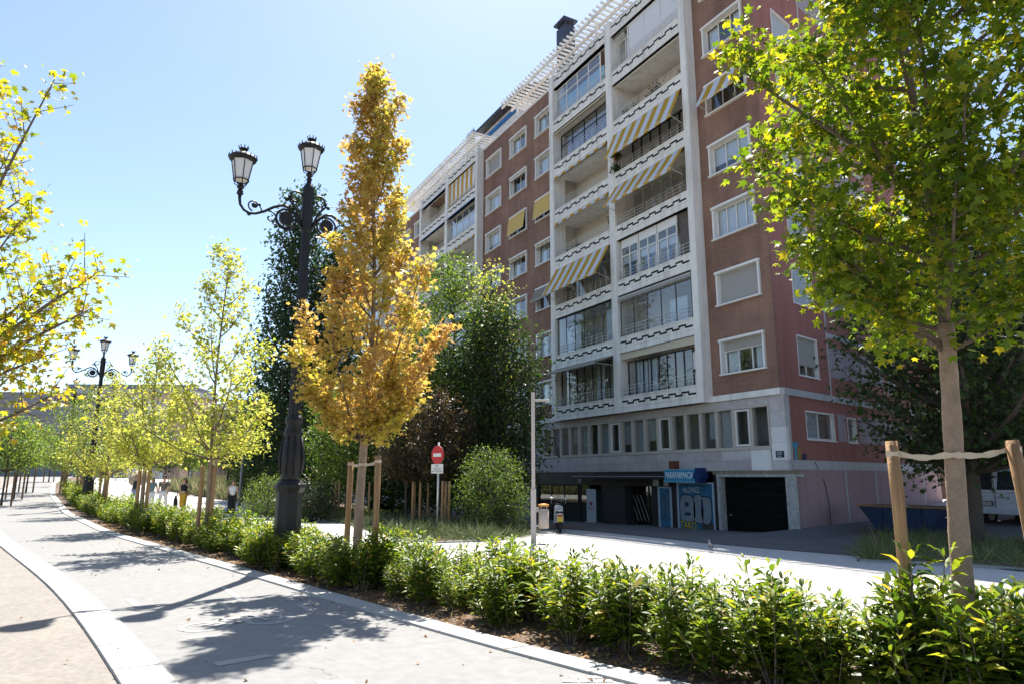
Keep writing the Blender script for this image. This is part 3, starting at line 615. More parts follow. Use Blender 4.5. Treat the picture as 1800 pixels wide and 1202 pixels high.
def building(idx):
    o = 22.75 * idx; U0 = 18.15 + o
    B = empty('apartment_building', (-(U0 + 11), BY + 4, float(h(-(U0 + 8), BY)) - .5))
    bm = brick if idx % 2 == 0 else brick2
    holes = []
    cols = [(18.65 + o, 21.03 + o, W_STY[idx]), (34.12 + o, 36.45 + o, A_STY), (37.67 + o, 40.0 + o, B_STY)]
    for a, b, sty in cols:
        for k in range(7): holes.append((a + .03, b - .03, 5.83 + 3 * k, 7.34 + 3 * k))
    bw = wall_with_holes(18.25 + o, 21.66 + o, 5.0, 26.45, holes, BY, BY + .35); fbox(bw, 18.15 + o, 18.25 + o, BY, BY + .09, 5.0, 26.45); bw.build('brick_wall', bm, B)
    wall_with_holes(33.94 + o, 40.9 + o, 5.0, 26.45, holes, BY, BY + .35).build('brick_wall', bm, B)
    # shell behind: floors, back wall, roof
    q0, q1 = (18.95, 21.4) if idx == 0 else (18.16 + o, 18.16 + o)
    def core(y0, y1, z0, z1, a0, a1, nm, m): return MB().hexa([(-(40.89 + o), y0, z0), (-a0, y0, z0), (-a1, y1, z0), (-(40.89 + o), y1, z0), (-(40.89 + o), y0, z1), (-a0, y0, z1), (-a1, y1, z1), (-(40.89 + o), y1, z1)]).build(nm, m, B)
    core(BY + 1.36, BY + 12, 1.8, 26.4, q0, q1, 'inner_wall', room_w)
    fbox(MB(), 18.9 + o, 40.9 + o, BY + .36, BY + 1.3, 4.55, 4.99).build('first_floor_slab', interior, B)
    fbox(MB(), 21.4 + o, 21.64 + o, BY + .02, BY + 1.34, 5.0, 26.4).build('bay_cheek', room_w, B); fbox(MB(), 33.96 + o, 34.08 + o, BY + .36, BY + 1.34, 5.0, 26.4).build('bay_cheek', room_w, B)
    # piers of the bay
    for a, b in ((21.65, 22.05), (27.45, 27.95), (33.5, 33.95)):
        p = MB(); fbox(p, a + o, b + o, FY - .05, BY + (1.34 if a == 27.45 else .34), 4.74, 26.75); p.build('bay_pier', white_r if a != 33.5 else white_r, B, bevel=.01)
    for k in range(8):
        balcony(B, k, 22.05 + o, 27.45 + o, R_STY[idx][k] if k < 7 else '', idx == 0)
        balcony(B, k, 27.95 + o, 33.5 + o, L_STY[idx][k] if k < 7 else '', idx == 0)
    for a, b, sty in cols:
        for k in range(7):
            if idx and a > 33 + o and k < 3: continue
            n = 4 if (sty[k] == 'blind' and idx == 0 and k == 2) else (3 if a < 30 + o else 2)
            window(B, a, b, 5.81 + 3 * k, 7.365 + 3 * k, BY, sty[k], n)
    # ledge over the first floor, coping and terrace rail
    for a, b in ((18.05, 21.64), (33.96, 40.9)): fbox(MB(), a + o, b + o, BY - .12, BY + .2, 4.74, 4.995).build('ledge', white_r, B, bevel=.01)
    for a, b in ((18.12, 21.66), (33.94, 40.9)): fbox(MB(), a + o, b + o, BY - .06, BY + .45, 26.45, 26.6).build('coping', white_r, B)
    for a, b, y in ((18.2, 21.6, BY + .15), (22.05, 27.45, FY + .1), (27.95, 33.5, FY + .1), (33.98, 40.85, BY + .15)): railing(B, a + o, b + o, 26.56, .75, y, step=.9)
    core(BY + .5, BY + 12, 26.41, 26.5, 18.75 if idx == 0 else q0, q1, 'roof_terrace', M('terrace_tile', (.30, .2, .15), .9, .1, 3))
    # set-back top storey with its pergola
    ph = wall_with_holes((19 if idx else 21.5) + o, 40.6 + o, 26.5, 28.5, [(q + o, q + 1.8 + o, 27.0, 28.0) for q in (22, 23.2 + 1.2, 26.8, 29.6, 32.8, 36.2)], BY + 2.0, BY + 2.3)
    fbox(ph, (19 if idx else 21.5) + o, 40.6 + o, BY + 2.3, BY + 10, 28.36, 28.5); top = ph.build('top_storey', white_r, B)
    fbox(MB(), 21.6 + o, 40.5 + o, BY + 2.8, BY + 3, 26.5, 28.3).build('top_storey_room', interior, top)
    for q in (22, 24.4, 26.8, 29.6, 32.8, 36.2): fbox(MB(), q + o, q + 1.8 + o, BY + 2.12, BY + 2.13, 27, 28.0).build('pane', glass, top)
    pg = MB()
    for y in (FY + .02, FY + .8, BY + 1.3): fbox(pg, 22.3 + o, 40.6 + o, y, y + .09, 27.98, 28.17)
    pg.build('pergola', white_r, B)
    for i in range(46):
        u = 22.4 + o + i * .395; fbox(MB(), u, u + .075, FY - .22, BY + 1.99, 28.172, 28.31).build('pergola_slat', white_r, B)
    for u in (24.4, 29.2, 34.0, 38.8): fbox(MB(), u + o, u + .12 + o, FY + .32, FY + .44, 26.6, 27.98).build('pergola_post', white_r, B)
    if idx:
        fbox(MB(), 18.15 + o, 40.9 + o, BY - .02, BY + .3, 1.85, 4.738).build('stone_band', stone_a, B)
        fbox(MB(), 18.15 + o, 40.9 + o, BY + .3, BY + .6, -2.2, 1.84).build('shop_front', black_m, B)
        if idx == 1:
            rf = MB(); P = [(-(U0 + q), BY + y_, z) for q, y_, z in ((2.8, 2.9, 32.2), (11.5, 2.9, 32.2), (11.5, 8.2, 32.2), (2.8, 8.2, 32.2), (2.8, 2.9, 32.5), (11.5, 2.9, 32.5), (11.5, 6, 34.3), (2.8, 6, 34.3))]
            rf.hexa(P); fbox(rf, U0 + 3.6, U0 + 11.2, BY + 3.6, BY + 8, 28.4, 32.3, 1); rf.build('dark_roof', [M('dark_slate', (.02, .022, .03), .6, .2, 4), ret_r], B)
            fbox(MB(), U0 + 2.6, U0 + 9.8, BY + 2.3, BY + 2.6, 30.2, 30.4).build('terrace_awning', blue_m, B)
            an = MB()
            for q in (12.2, 12.6, 13.1, 13.5): an.tube([(-(U0 + q), BY + 3.2, 28.4), (-(U0 + q), BY + 3.2, 33.4)], .04, 6); fbox(an, U0 + q - .1, U0 + q + .1, BY + 3.1, BY + 3.3, 31.8, 33.2)
            an.build('phone_mast', galv, B)
    else:
        ch = MB(); fbox(ch, 37.0, 38.1, BY + 2.8, BY + 3.7, 28.4, 33.9); fbox(ch, 36.85, 38.25, BY + 2.65, BY + 3.85, 34.25, 34.4)
        for q in (37.05, 37.95): fbox(ch, q, q + .1, BY + 2.9, BY + 3.0, 33.9, 34.25); fbox(ch, q, q + .1, BY + 3.5, BY + 3.6, 33.9, 34.25)
        ch.build('chimney', M('dark_blue_metal', (.03, .035, .06), .5, .1, 4), B)
    tag(B, ('tall red brick apartment block at the corner with white balconies and striped awnings', 'second brick apartment block beyond the first, with blue awnings and a dark roof', 'third brick apartment block, farthest along the row, half hidden by the orange tree')[idx], 'building')
    return B
BLD = building(0); building(1); building(2)

# first floor of the corner building: stone slabs, each its own piece, round the ribbon of office windows
sb = fbox(MB(), 17.98, 40.9, BY + .15, BY + .3, 1.86, 2.7); fbox(sb, 17.98, 40.9, BY + .15, BY + .3, 4.4, 4.735); fbox(sb, 35.8, 40.9, BY + .15, BY + .3, 2.7, 4.4); fbox(sb, 17.98, 18.7, BY + .15, BY + .3, 2.7, 4.4)
sband = sb.build('stone_band', stone_c, BLD)
def slab(u0, u1, z0, z1, m): fbox(MB(), u0 + .004, u1 - .004, BY - .02 + random.uniform(-.003, .003), BY + .14, z0 + .003, z1 - .003).build('stone_slab', m, sband)
u = 18.74
while u < 40.8:
    w = 1.005 if u < 19 else random.choice((1.2, 1.45, 1.6)); e = min(u + w, 40.9)
    if u < 19: slab(u, e, 1.85, 2.66, stone_b)
    else:
        slab(u, e, 1.85, 2.25, stone_a); slab(u, e, 2.25, 2.66, random.choice((stone_a, stone_a, stone_c)))
    slab(u, e, 4.44, 4.735, random.choice((stone_a, stone_c))); u = e
slab(17.95, 18.74, 1.85, 2.24, stone_c); slab(17.95, 18.69, 2.24, 2.9, stone_b); slab(17.95, 18.69, 2.9, 3.5, stone_b); slab(17.95, 18.69, 3.5, 4.1, stone_c); slab(17.95, 18.74, 4.1, 4.735, stone_a)
for a, b in ((35.85, 37.2), (39.35, 40.9)):
    for c, d in ((2.66, 3.25), (3.25, 3.85), (3.85, 4.44)): slab(a, b, c, d, random.choice((stone_a, stone_c)))
slab(37.2, 39.35, 4.2, 4.44, stone_a); slab(37.2, 39.35, 2.66, 2.85, stone_a)
rw_ = MB(); fbox(rw_, 18.69, 35.85, BY - .05, BY + .2, 2.66, 2.80); fbox(rw_, 18.69, 35.85, BY - .05, BY + .2, 4.34, 4.44); fbox(rw_, 18.69, 18.77, BY - .05, BY + .2, 2.80, 4.34)
for i in range(18): a = 18.77 + .947 * i + .77; fbox(rw_, a, a + .177, BY - .03, BY + .2, 2.80, 4.34)
RW = rw_.build('ribbon_window', frame_g, BLD, bevel=.006)
fbox(MB(), 18.7, 35.8, BY + .75, BY + .8, 2.7, 4.42).build('office_wall', interior, RW)
for i in range(18):
    a = 18.78 + .947 * i; b = a + .76
    if i in (1, 6, 10):
        s = MB(); fbox(s, a, b, BY - .01, BY + .06, 2.82, 2.90); fbox(s, a, b, BY - .01, BY + .06, 4.24, 4.32); fbox(s, a, a + .08, BY - .01, BY + .06, 2.9, 4.24); fbox(s, b - .08, b, BY - .01, BY + .06, 2.9, 4.24); s.build('white_sash', M('bright_white_frame', (.70, .70, .68), .5, .03, 4), RW)
    fbox(MB(), a, b, BY + .09, BY + .098, 2.80, 4.34).build('pane', glass, RW)
    if i in (2, 3, 7, 8, 9, 11, 13, 14): fbox(MB(), a + .02, b - (.25 if i == 3 else .02), BY + .2, BY + .205, {3: 3.2, 7: 3.3, 9: 3.2, 14: 3.4}.get(i, 2.82), 4.33).build('office_blind', M('grey_office_blind', (.42, .44, .44), .8, .05, 3), RW)
sw = MB(); fbox(sw, 37.2, 39.35, BY - .03, BY + .2, 2.85, 2.95); fbox(sw, 37.2, 39.35, BY - .03, BY + .2, 4.1, 4.2); fbox(sw, 37.2, 37.3, BY - .03, BY + .2, 2.95, 4.1); fbox(sw, 39.25, 39.35, BY - .03, BY + .2, 2.95, 4.1); fbox(sw, 38.15, 38.32, BY - .03, BY + .2, 2.95, 4.1)
SW = sw.build('window', frame_g, BLD); fbox(MB(), 37.3, 39.25, BY + .1, BY + .108, 2.95, 4.1).build('pane', glass, SW); fbox(MB(), 37.3, 39.25, BY + .6, BY + .62, 2.9, 4.15).build('room', interior, SW)

# ground floor: shops, doors, shutters, garage
GY = BY + .32
def zb_at(u): return float(h(-u, BY)) - .03
gf = MB()
for a, b in ((21.69, 21.94), (24.28, 24.6), (25.56, 26.02), (28.05, 30.05), (36.56, 40.9)): fbox(MB(), a, b, BY + .06, BY + .6, -1.6, 1.84).build('shop_pier', M('dark_stone_pier', (.022, .021, .021), .6, .2, 4), BLD)
fbox(MB(), 19.2, 40.9, BY + 2.2, BY + 2.3, -1.8, 1.84).build('shop_back_wall', M('dark_shop_interior', (.02, .021, .022), .9, .2, 2), BLD)
fbox(MB(), 24.3, 40.9, BY + .02, BY + .3, 1.16, 1.838).build('shop_fascia', M('black_fascia', (.014, .014, .015), .5, .1, 3), BLD)
fbox(MB(), 36.8, 39.3, BY + .05, BY + .3, -1.7, 1.15).build('grey_panel', M('grey_shop_panel', (.20, .21, .22), .8, .1, 2), BLD)
cn = MB(); fbox(cn, 24.5, 32.1, BY - .35, BY + .02, 1.56, 1.63); fbox(cn, 24.5, 32.1, BY - .38, BY - .34, 1.5, 1.56); cn.build('shop_canopy', M('black_canopy', (.02, .02, .02), .5, 0), BLD)
fbox(MB(), 24.5, 32.1, BY - .392, BY - .381, 1.60, 1.635).build('canopy_trim', M('steel_trim', (.3, .32, .34), .4, 0), BLD)
sg = MB()
for a in (32.3, 33.7, 35.1, 36.5): fbox(sg, a, a + .05, BY + .12, BY + .2, -1.5, 1.15)
fbox(sg, 32.35, 36.5, BY + .125, BY + .19, 1.09, 1.14); fbox(sg, 32.35, 36.5, BY + .125, BY + .19, -1.4, -1.0)
SG = sg.build('shop_window', frame_b, BLD)
for a in (32.35, 33.75, 35.15): fbox(MB(), a, a + 1.35, BY + .15, BY + .16, -1.45, 1.14).build('pane', glass_s, SG)
fbox(MB(), 32.5, 36.3, BY + 1.9, BY + 1.95, -1.4, .8).build('shop_display', M('green_grey_display', (.10, .17, .16), .8, .3, 2), SG)
pl = MB(); pl.lathe([(.02, .2), (.16, 0), (.16, -.01)], 12, (-33.6, BY + 1.0, .12)); pl.tube([(-33.6, BY + 1, .3), (-33.6, BY + 1, 1.1)], .006, 5); pl.build('pendant_lamp', black_m, SG)
dr = MB(); fbox(dr, 31.25, 31.32, BY + .15, BY + .25, -1.4, 1.15); fbox(dr, 32.15, 32.22, BY + .15, BY + .25, -1.4, 1.15); fbox(dr, 31.32, 32.15, BY + .15, BY + .25, .8, .88)
DR = dr.build('shop_door', frame_b, BLD); fbox(MB(), 31.32, 32.15, BY + .2, BY + .21, -1.4, 1.14).build('pane', glass_s, DR)
ed = MB()
for a in (26.02, 26.98, 27.98): fbox(ed, a, a + .05, BY + .7, BY + .78, -1.3, 1.5)
fbox(ed, 26.02, 28.03, BY + .7, BY + .78, .78, .84); ED = ed.build('entrance_door', M('bronze_frame', (.06, .055, .05), .4, .1, 5, metal=.5), BLD)
for a in (26.07, 27.03): fbox(MB(), a, a + .93, BY + .74, BY + .75, -1.3, 1.5).build('pane', glass_s, ED)
for i in range(4):
    b_ = MB(); a = 26.95 + .28 * i; b_.tube([(-(a - .0), BY + .66, -.55), (-(a + .62), BY + .66, .70)], .011, 5)
    b_.build('door_bar', rail_m, ED)
# parapharmacy shutters and sign
blu = M('blue_shutter_paint', (.03, .15, .27), .7, .25, 2.5, fine=.1)
for a, b, zt_ in ((21.97, 24.22, 1.36), (24.64, 25.52, 1.14)):
    f = MB(); fbox(f, a - .02, a + .07, BY + .03, BY + .15, -1.3, zt_); fbox(f, b - .07, b + .02, BY + .03, BY + .15, -1.3, zt_); fbox(f, a + .07, b - .07, BY + .04, BY + .15, zt_ - .06, zt_); SH = f.build('shop_shutter', M('pale_blue_frame', (.36, .45, .52), .7, .1, 5), BLD)
    z = zb_at(a) ; n = int((zt_ - z) / .085)
    for i in range(n): fbox(MB(), a + .07, b - .07, BY + .085, BY + .11 + .004 * (i % 2), z + .085 * i, z + .085 * i + .081).build('shutter_slat', blu, SH)
def text_mesh(name, body, size, m, parent, loc, right, upd, depth=.004, align='CENTER', sx=1.0, bold=0.0):
    cu = bpy.data.curves.new('t', 'FONT'); cu.body = body; cu.size = size; cu.align_x = align; cu.align_y = 'CENTER'; cu.extrude = depth; cu.offset = bold
    t = bpy.data.objects.new('t', cu); COL.objects.link(t); bpy.context.view_layer.update()
    me = bpy.data.meshes.new_from_object(t.evaluated_get(bpy.context.evaluated_depsgraph_get())); bpy.data.objects.remove(t)
    r = np.array(right, float) * sx; u_ = np.array(upd, float); n_ = np.cross(np.array(right, float), u_)
    co = np.zeros(len(me.vertices) * 3); me.vertices.foreach_get('co', co); co = co.reshape(-1, 3)
    off = OFF.get(parent.name, np.zeros(3)) if parent is not None else np.zeros(3)
    W = np.array(loc, float) - off + co[:, 0:1] * r + co[:, 1:2] * u_ + co[:, 2:3] * n_
    me.vertices.foreach_set('co', W.ravel()); me.materials.clear(); me.materials.append(m); me.update(); me.name = name
    return link_mesh(name, me, parent)
XR, ZU = (1, 0, 0), (0, 0, 1)
yy = BY + .075
gray = M('graffiti_grey', (.20, .24, .27), .7, .1, 5); navy = M('graffiti_navy', (.012, .03, .09), .7, 0); ylw = M('graffiti_yellow', (.48, .38, .03), .7, 0); wht = M('graffiti_pale', (.42, .52, .58), .7, 0); brn = M('graffiti_brown', (.06, .05, .045), .8, .2, 4)
def blob(parent, uc, zc, ru, rz, m, y, ex=.6, name='graffiti', n=22):
    poly = []
    for j in range(n):
        a = 2 * math.pi * j / n; c, s = math.cos(a), math.sin(a)
        poly.append((-uc + ru * math.copysign(abs(c) ** ex, c), zc + rz * math.copysign(abs(s) ** ex, s) * (1 + .06 * math.sin(3 * a + uc * 7))))
    return MB().prism(poly, y, y + .004, 0).build(name, m, parent)
zc = .20
for uc, ru, rz in ((23.62, .48, .58), (22.95, .30, .60), (22.48, .30, .56)):
    blob(SH, uc, zc, ru + .05, rz + .05, navy, yy - .0005 * 0); blob(SH, uc, zc, ru, rz, gray, yy - .005)
blob(SH, 23.66, zc + .2, .14, .10, navy, yy - .0095); blob(SH, 23.62, zc - .22, .2, .07, navy, yy - .0095); blob(SH, 22.7, zc + .18, .06, .12, navy, yy - .0095)
blob(SH, 22.42, -.52, .38, .16, brn, yy - .002, .4)
text_mesh('graffiti', 'TAKO', .46, navy, SH, (-23.60, yy - .004, -.52), XR, ZU, sx=.80, bold=.03)
text_mesh('graffiti', 'TAKO', .46, ylw, SH, (-23.60, yy - .012, -.52), XR, ZU, sx=.80, bold=.008)
text_mesh('graffiti', 'ALONEZ', .34, wht, SH, (-23.35, yy - .004, 1.02), XR, ZU, sx=.8)
for uc, zc2, ru, rz in ((24.9, .3, .17, .6), (25.25, .25, .15, .55)): blob(SH, uc, zc2, ru + .03, rz + .03, navy, yy); blob(SH, uc, zc2, ru, rz, M('graffiti_teal', (.05, .13, .19), .7, .1, 4), yy - .005)
ps = MB(); fbox(ps, 22.45, 24.52, BY - .42, BY + .0, 1.36, 1.93); PS = ps.build('pharmacy_sign', M('pharmacy_blue', (.035, .26, .42), .45, .05, 3), BLD, bevel=.01)
for z in (1.36, 1.9): fbox(MB(), 22.46, 24.51, BY - .428, BY - .419, z, z + .03).build('sign_border', M('sign_cyan', (.20, .50, .62), .5, 0), PS)
text_mesh('sign_lettering', 'PARAFARMACIA', .40, M('sign_white', (.80, .84, .86), .6, 0), PS, (-23.53, BY - .424, 1.655), XR, ZU, sx=.62)
cr_ = MB(); fbox(cr_, 22.12, 22.62, BY - .47, BY - .06, 1.53, 1.77); fbox(cr_, 22.25, 22.49, BY - .475, BY - .055, 1.33, 1.98); cr_.build('pharmacy_cross', M('navy_cross', (.012, .035, .13), .4, 0), BLD)
fbox(MB(), 23.92, 24.24, BY - .36, BY - .04, 1.935, 2.3).build('rusty_box', M('rust_paint', (.16, .05, .025), .8, .3, 8), BLD)
for a, b in ((24.72, 25.0), (25.42, 25.75)): fbox(MB(), a, b, BY - .06, BY + .05, 1.18, 1.48).build('meter_box', M('cream_box', (.36, .36, .33), .7, .1, 5), BLD)
text_mesh('shop_lettering', 'DPS', .22, M('steel_letters', (.32, .34, .35), .5, 0), BLD, (-30.85, BY + .012, 1.42), XR, ZU, .006, sx=.9)
lg = MB(); lg.lathe([(.0, 0), (.15, .0), (.15, .012), (0, .012)], 14, (0, 0, 0)); 
lgp = MB().prism([(-31.95 + .17 * math.cos(a) * (1 + .25 * math.sin(5 * a)), 1.42 + .15 * math.sin(a) * (1 + .25 * math.cos(4 * a))) for a in np.linspace(0, 6.1, 26)], BY - .0, BY + .018); lgp.build('shop_emblem', MATS['steel_letters'], BLD)
# garage
ga = MB(); fbox(ga, 17.72, 18.16, BY - .03, BY + .09, -1.2, 1.60); fbox(ga, 21.55, 21.68, BY - .03, BY + .5, -1.2, 1.60); fbox(ga, 17.72, 21.68, BY - .05, BY + .5, 1.601, 1.70)
GA = ga.build('garage_frame', M('stained_pale_stone', (.38, .38, .37), .85, .3, 4, fine=.15), BLD)
fbox(MB(), 17.75, 21.9, BY - .01, BY + .3, 1.701, 1.845).build('garage_lintel', M('stained_lintel', (.22, .18, .13), .9, .4, 5), BLD)
gd = MB(); fbox(gd, 18.0, 21.55, BY + .32, BY + .36, -.7, 1.6); GD = gd.build('garage_door', M('black_garage_door', (.006, .006, .006), .9, 0, spec=.1), BLD)
for i in range(1, 6): fbox(MB(), 18.0, 21.55, BY + .312, BY + .319, -.7 + .4 * i, -.69 + .4 * i).build('door_rib', black_m, GD)
fbox(MB(), 21.25, 21.37, BY + .29, BY + .318, .02, .06).build('door_lock', galv, GD)
# street name plates and the small painted figure
NP = fbox(MB(), 18.12, 18.50, BY - .045, BY - .025, 2.33, 2.58).build('street_name_plate', M('navy_enamel', (.012, .022, .05), .35, .05, 5), BLD)
for zz_, q in ((2.53, (.05, .30)), (2.46, (.06, .32)), (2.38, (.09, .29))):
    u = 18.14 + q[0]
    while u < 18.12 + q[1]: fbox(MB(), u, u + .028, BY - .0475, BY - .0455, zz_ - .018, zz_ + .018).build('plate_letter', M('plate_white', (.5, .52, .55), .6, 0), NP); u += .04

# side of the corner building, seen on the right: painted render with bands
SA = rad(13.0); sd = np.array([-math.sin(SA), math.cos(SA), 0]); sn = np.array([math.cos(SA), math.sin(SA), 0]); S0 = np.array([-18.15, BY, 0])
def sbox(mb, s0, s1, o0, o1, z0, z1, m=0):
    P = []
    for z in (z0, z1):
        for s_, o_ in ((s0, o0), (s0, o1), (s1, o1), (s1, o0)): p = S0 + sd * s_ + sn * o_; P.append((p[0], p[1], z))
    return mb.hexa(P, m)
def sidewall(s0, s1, z0, z1, holes, o0, o1):
    ss = sorted({s0, s1} | {v for q in holes for v in q[:2] if s0 < v < s1}); zs = sorted({z0, z1} | {v for q in holes for v in q[2:] if z0 < v < z1}); mb = MB()
    for a, b in zip(ss[:-1], ss[1:]):
        run = None
        for c, d in zip(zs[:-1], zs[1:]):
            if any(q[0] < (a + b) / 2 < q[1] and q[2] < (c + d) / 2 < q[3] for q in holes):
                if run: sbox(mb, a, b, o0, o1, *run); run = None
            else: run = (run[0], d) if run else (c, d)
        if run: sbox(mb, a, b, o0, o1, *run)
    return mb
hs = [(1.78, 3.62, 5.68 + 3.03 * k, 7.35 + 3.03 * k) for k in range(7)] + [(11.2, 12.6, 5.68 + 3.03 * k, 7.35 + 3.03 * k) for k in range(7)]
hl = [(1.66, 4.28, 3.08, 4.22), (5.55, 6.5, 3.08, 4.16)]
sidewall(.095, 16, 4.99, 26.45, hs, -.38, 0).build('side_wall', pink, BLD)
sidewall(.25, 16, 2.24, 4.72, hl, -.3, .17).build('side_wall', pink, BLD)
sbox(MB(), .12, 16, .08, .40, -1.5, 1.88).build('side_wall', mauve, BLD)
bd = MB(); sbox(bd, -.05, 16, -.3, .24, 4.721, 4.985); sbox(bd, .14, 16, -.3, .26, 1.881, 2.239); bd.build('side_band', band_m, BLD)
def sp(name, s0, s1, z0, z1, m, o=.0, t=.006): sbox(MB(), s0, s1, o - .01, o + t, z0, z1).build(name, m, BLD)
for k in range(7):
    zb = 4.99 + 3.03 * k
    for a, b in ((4.72, 7.62), (7.76, 10.55)): sp('lilac_panel', a, b, zb + .88, zb + 2.22, lilac, 0); sp('white_stripe', a, b, zb + 2.62, zb + 2.82, band_m, 0, .008)
for a in (4.56, 7.63, 10.58): sp('white_stripe', a, a + .12, 5.0, 26.4, band_m, 0, .012)
for a in (4.32, 7.42, 10.4, 13.4): sp('white_stripe', a, a + .12, -1.4, 1.87, band_m, .40, .012)
for a, b in ((4.6, 5.4), (6.75, 15.5)): sp('lilac_panel', a, b, 3.08, 4.25, lilac, .17)
for q, n_, st in [(q, 2, i) for i, q in enumerate(hs[:7])] + [(hl[0], 2, 9), (hl[1], 1, 9)] + [(q, 1, 3) for q in hs[7:9]]:
    o_ = 0 if q[2] > 5 else .17
    w = MB(); sbox(w, q[0] - .03, q[1] + .03, o_ - .2, o_ + .05, q[2] - .05, q[2]); sbox(w, q[0], q[0] + .05, o_ - .2, o_ + .01, q[2], q[3]); sbox(w, q[1] - .05, q[1], o_ - .2, o_ + .01, q[2], q[3]); sbox(w, q[0], q[1], o_ - .2, o_ + .02, q[3] - .06, q[3])
    W = w.build('window', frame_w, BLD)
    s = MB()
    for i in range(n_ + 1): a = q[0] + .05 + (q[1] - q[0] - .16) * i / n_; sbox(s, a, a + .06, o_ - .17, o_ - .11, q[2], q[3] - .06)
    sbox(s, q[0] + .05, q[1] - .05, o_ - .168, o_ - .112, q[2], q[2] + .07); s.build('sash', frame_w, W)
    sbox(MB(), q[0] + .05, q[1] - .05, o_ - .15, o_ - .14, q[2] + .05, q[3] - .06).build('pane', glass, W); sbox(MB(), q[0], q[1], o_ - .36, o_ - .35, q[2], q[3]).build('room', interior, W)
    if st in (0, 1, 2, 3, 4, 5, 6): sbox(MB(), q[0] + .05, q[1] - .05, o_ - .1, o_ - .09, q[2] + (.45 if st == 0 else .08), q[3] - .05).build('roller_shutter', slat_m if st == 0 else M('grey_blind', (.40, .43, .46), .8, .05, 3), W)
    if q[2] < 5: sbox(MB(), q[0] + .06, q[0] + (q[1] - q[0]) * .5, o_ - .2, o_ - .19, q[2], q[3]).build('blind', blind_m, W)
cb = MB()
pts = [S0 + sd * s_ + sn * (.42 if z < 1.9 else .29) + np.array([0, 0, z]) for s_, z in ((1.9, 2.2), (2.3, 1.4), (2.55, .7), (2.6, -.4))]; cb.tube(pts, .012, 5); cb.build('cable', black_m, BLD)
gp = S0 + sd * .62 + sn * .185
def sprism(name, poly, m, o):
    V = []
    for t in (o, o + .006):
        for s_, z in poly: p = S0 + sd * s_ + sn * t; V.append((p[0], p[1], z))
    n = len(poly); MB().add(V, [tuple(range(n)), tuple(range(2 * n - 1, n - 1, -1))] + [(i, i + n, (i + 1) % n + n, (i + 1) % n) for i in range(n)]).build(name, m, BLD)
sprism('painted_figure', [(.36, 2.92), (.86, 2.92), (.78, 2.72), (.70, 2.66), (.72, 2.25), (.52, 2.25), (.52, 2.62), (.40, 2.74)], M('figure_blue', (.05, .30, .42), .7, .15, 9), .172)
sprism('painted_figure', [(.78, 2.70), (.98, 2.72), (1.02, 2.5), (.94, 2.26), (.80, 2.26), (.76, 2.5)], M('figure_ochre', (.32, .22, .05), .7, .2, 12), .173)
sprism('street_name_plate', [(1.1, 2.25), (1.48, 2.25), (1.48, 2.5), (1.1, 2.5)], MATS['navy_enamel'], .176)

# ================================================================== cast-iron street lamps
def spiral(c, r0, r1, a0, a1, n=18):
    return [(c[0] + (r0 + (r1 - r0) * t) * math.cos(a0 + (a1 - a0) * t), c[1] + (r0 + (r1 - r0) * t) * math.sin(a0 + (a1 - a0) * t)) for t in np.linspace(0, 1, n)]
def lantern(root, x, y, z, s=1.0):
    """a six-sided frosted lantern with crowned hood; z is its foot"""
    b = MB()
    b.lathe([(.035, 0), (.06, .04), (.035, .09), (.075, .13), (.03, .17), (.05, .20)], 10, (x, y, z))
    for j in range(6):
        a = math.pi / 3 * j
        b.tube([(x + .03 * math.cos(a), y + .03 * math.sin(a), z + .16), (x + .12 * math.cos(a), y + .12 * math.sin(a), z + .20), (x + .135 * math.cos(a), y + .135 * math.sin(a), z + .27)], .010, 5)
        b.tube([(x + .135 * math.cos(a), y + .135 * math.sin(a), z + .26), (x + .205 * math.cos(a), y + .205 * math.sin(a), z + .66)], .010, 5)
    b.tube([(x + .137 * math.cos(t), y + .137 * math.sin(t), z + .27) for t in np.linspace(0, 2 * math.pi, 19)], .013, 5)
    L = b.build('lantern', iron, root)
    g = MB(); g.lathe([(.128, .275), (.198, .66)], 6, (x, y, z)); g.build('lantern_glass', milk, L)
    hd = MB(); hd.lathe([(.20, .655), (.245, .68), (.255, .72), (.235, .75), (.16, .80), (.10, .83), (.05, .845)], 18, (x, y, z))
    for j in range(18):
        a = 2 * math.pi * j / 18; hd.tube([(x + .25 * math.cos(a), y + .25 * math.sin(a), z + .71), (x + .265 * math.cos(a), y + .265 * math.sin(a), z + .765 + (.025 if j % 3 == 0 else 0))], [.016, .006], 5)
    hd.lathe([(.05, .84), (.06, .87), (.085, .90), (.08, .92), (.02, .92)], 10, (x, y, z))
    for j in range(8):
        a = 2 * math.pi * j / 8; hd.tube([(x + .075 * math.cos(a), y + .075 * math.sin(a), z + .91), (x + .095 * math.cos(a), y + .095 * math.sin(a), z + .975)], [.012, .008], 5)
    hd.build('lantern_hood', iron, L)
